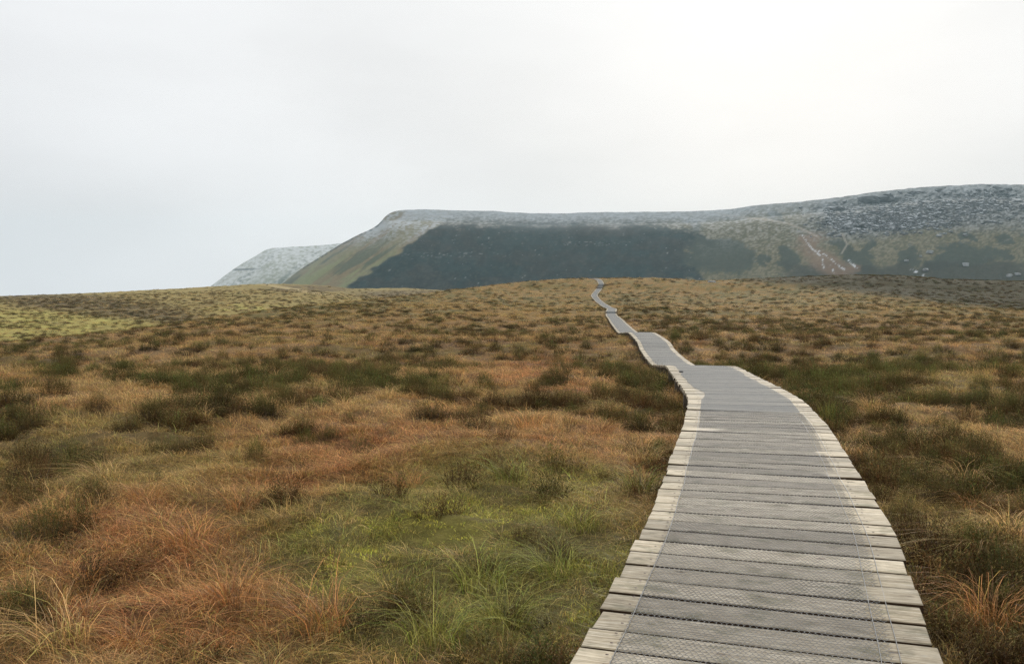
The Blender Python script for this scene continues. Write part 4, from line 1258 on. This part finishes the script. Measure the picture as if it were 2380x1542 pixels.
# ------------------------------------------------------------------ uncountable cover: grass and low heather
def lay_grass():
    Xa, Ya = sample_points(26000, 2.6, 9.0, 0.0, 0.62)
    Xb, Yb = sample_points(120000, 9.0, 330.0, 1.72, 0.60)
    Ye = rng.uniform(3.0, 30.0, 2600) ; tx = (fX(Ye + .3) - fX(Ye - .3)) / .6
    le = (W / 2 + 0.015 + 0.22 * rng.uniform(size=2600) ** 1.5) * rng.choice([-1, 1], 2600)
    Xe = fX(Ye) + le / np.sqrt(1 + tx * tx) * (1 + tx * tx)
    X = np.concatenate([Xa, Xb, Xe]); Y = np.concatenate([Ya, Yb, Ye])
    ok = off_deck(X, Y, 0.01)
    X, Y = X[ok], Y[ok]
    z = terrain(X, Y)
    c, green, moss, heath, red, dm, right = zones(X, Y, z)
    n = len(X); u = rng.uniform(size=n)
    clump = fbm(X / 0.55, Y / 0.55, 121, 3)
    keep = u < np.where(heath > 0.5, 0.46, 1.0) * np.clip(0.65 + 0.9 * (clump - 0.35), 0.25, 1)
    near_b = [q for q in HEATHER if q[1] < 22]
    for q in near_b:
        keep &= ((X - q[0]) ** 2 + (Y - q[1]) ** 2 > (0.36 * q[2]) ** 2) | (rng.uniform(size=n) < 0.12)
    keep &= ~((dm > 0.5) & (rng.uniform(size=n) < 0.55))
    X, Y, z, c, green, moss, heath, red, clump, dm = [a[keep] for a in (X, Y, z, c, green, moss, heath, red, clump, dm)]
    n = len(X); u = rng.uniform(size=n); v = rng.uniform(size=n)
    kind = np.full(n, 1)
    kind[(u < green * 0.75)] = 0
    kind[(u > 0.955) & (green < .5)] = 2
    kind[(v < moss * 0.45)] = 3
    idx = np.zeros(n, int)
    for k, nm in enumerate(('turf', 'lax', 'tall', 'mossy')):
        a, b = IDX[nm]; s_ = kind == k; idx[s_] = rng.integers(a, b, s_.sum())
    grow = np.clip((Y / 9.0), 1, None) ** 0.55
    h = rng.uniform(0.7, 1.25, n) * np.clip(0.45 + 1.9 * (clump - .32),   .35, 1.35)
    wid = grow * rng.uniform(.85, 1.2, n); hz_ = np.minimum(grow, 1.9) ** 0.75 * h
    hz_ = np.where(kind == 1, hz_ * (1 - 0.35 * green), hz_)
    far = sstep(60, 200, Y)
    scl = np.stack([wid, wid, hz_], -1)
    rot = np.stack([rng.normal(0, .15, n), rng.normal(0, .15, n), np.where(rng.uniform(size=n) < .6, rng.normal(0.2, .6, n), rng.uniform(0, 6.28, n))], -1)
    pal = c * rng.uniform(0.72, 1.25, n)[:, None]
    sel = rng.uniform(size=n)
    pal = np.where((sel < .16)[:, None], lerp(pal, STRAW * 1.1, .6), pal)
    pal = np.where(((sel > .84) & (Y < 60))[:, None], lerp(pal, GREEN, .5), pal)
    pal = np.where((kind == 0)[:, None], lerp(pal, GREEN, .35), pal)
    pal = np.where((kind == 2)[:, None], lerp(pal, STRAW, .55), pal)
    pal = np.where(((sel > .16) & (sel < .36))[:, None], lerp(pal, np.array((0.13, 0.075, 0.04)), .7), pal)
    pal = pal * (1 - 0.80 * dm[:, None])
    pal = np.where((kind == 3)[:, None], lerp(MOSS, GREEN, 0.12 + 0 * v[:, None]) * rng.uniform(.8, 1.2, n)[:, None], pal)
    o = scatter('grass', grass_col, np.stack([X, Y, z + EYE], -1), rot, scl, idx, pal)
    tag(o, 'brown, straw and green moor grass covering the ground', 'grass', None, 'stuff')

def lay_heather():
    Xb, Yb = sample_points(60000, 4.0, 340.0, 1.55, 0.60)
    ok = off_deck(Xb, Yb, 0.12)
    X, Y = Xb[ok], Yb[ok]
    z = terrain(X, Y)
    c, green, moss, heath, red, dm, right = zones(X, Y, z)
    keep = (rng.uniform(size=len(X)) < heath * 0.58 + 0.016)
    X, Y, z, right = X[keep], Y[keep], z[keep], right[keep]
    if REST:
        q = np.array([(a[0], a[1]) for a in REST])
        X = np.concatenate([X, q[:, 0]]); Y = np.concatenate([Y, q[:, 1]]); z = np.concatenate([z, terrain(q[:, 0], q[:, 1])])
    n = len(X)
    g = np.clip(Y / 10.0, 1, None) ** 0.45
    sc = g * rng.uniform(.6, 1.2, n)
    scl = np.stack([sc, sc, np.minimum(sc, 1.6) * rng.uniform(.7, 1.1, n)], -1)
    rot = np.stack([rng.normal(0, .1, n), rng.normal(0, .1, n), rng.uniform(0, 6.28, n)], -1)
    tn = np.clip(fbm(X / 2.5, Y / 2.5, 131, 3) * 2.2 - .55 + rng.normal(0, .28, n), 0, 1)
    pal = (HEATH * (1 - tn)[:, None] + HEATHB * tn[:, None]) * rng.uniform(.55, 1.45, n)[:, None]
    o = scatter('low_heather', heath_col, np.stack([X, Y, z + EYE - .02], -1), rot, scl, rng.integers(0, 4, n), pal)
    tag(o, 'low dark heather spread between the grass', 'heather', None, 'stuff')

def lay_left_hill():
    """clumps of heather and rough grass on the hill beyond the left silhouette"""
    n = 26000
    x = rng.uniform(-250, 1200, n); Y = 110 * (480 / 110) ** rng.uniform(size=n)
    X = (x - CX) / F * Y
    ok = (Y > f_sd(x) * 1.25) & (Y < f_hd(x) + 15)
    X, Y, x = X[ok], Y[ok], x[ok]
    z = terrain(X, Y)
    bands = fbm(X / 12, Y / 20, 141, 3)
    _, yq = project(X, Y, z)
    bm_ = np.clip(np.maximum.reduce([ell(x, yq, 190, 705, 260, 26, 0.10), ell(x, yq, 420, 745, 170, 28, 0.25), ell(x, yq, 960, 683, 150, 11)]), 0, 1)
    keep = rng.uniform(size=len(X)) < sstep(0.58, 0.70, bands) * 0.10 + 0.006 + 0.18 * bm_
    X, Y, z = X[keep], Y[keep], z[keep]
    n = len(X)
    sc = rng.uniform(2.2, 4.5, n)
    scl = np.stack([sc * 1.3, sc, sc * .5], -1)
    rot = np.stack([0 * X, 0 * X, rng.uniform(0, 6.28, n)], -1)
    tn = rng.uniform(size=n)
    pal = (np.array((.075, .07, .032))[None] * (1 - tn)[:, None] + np.array((.17, .125, .055))[None] * tn[:, None])
    o = scatter('hill_heather', heath_col, np.stack([X, Y, z + EYE - .05], -1), rot, scl, rng.integers(0, 4, n), pal)
    tag(o, 'brown heather tufts dotting the hill on the left', 'heather', None, 'stuff')

lay_grass()
lay_heather()
lay_left_hill()
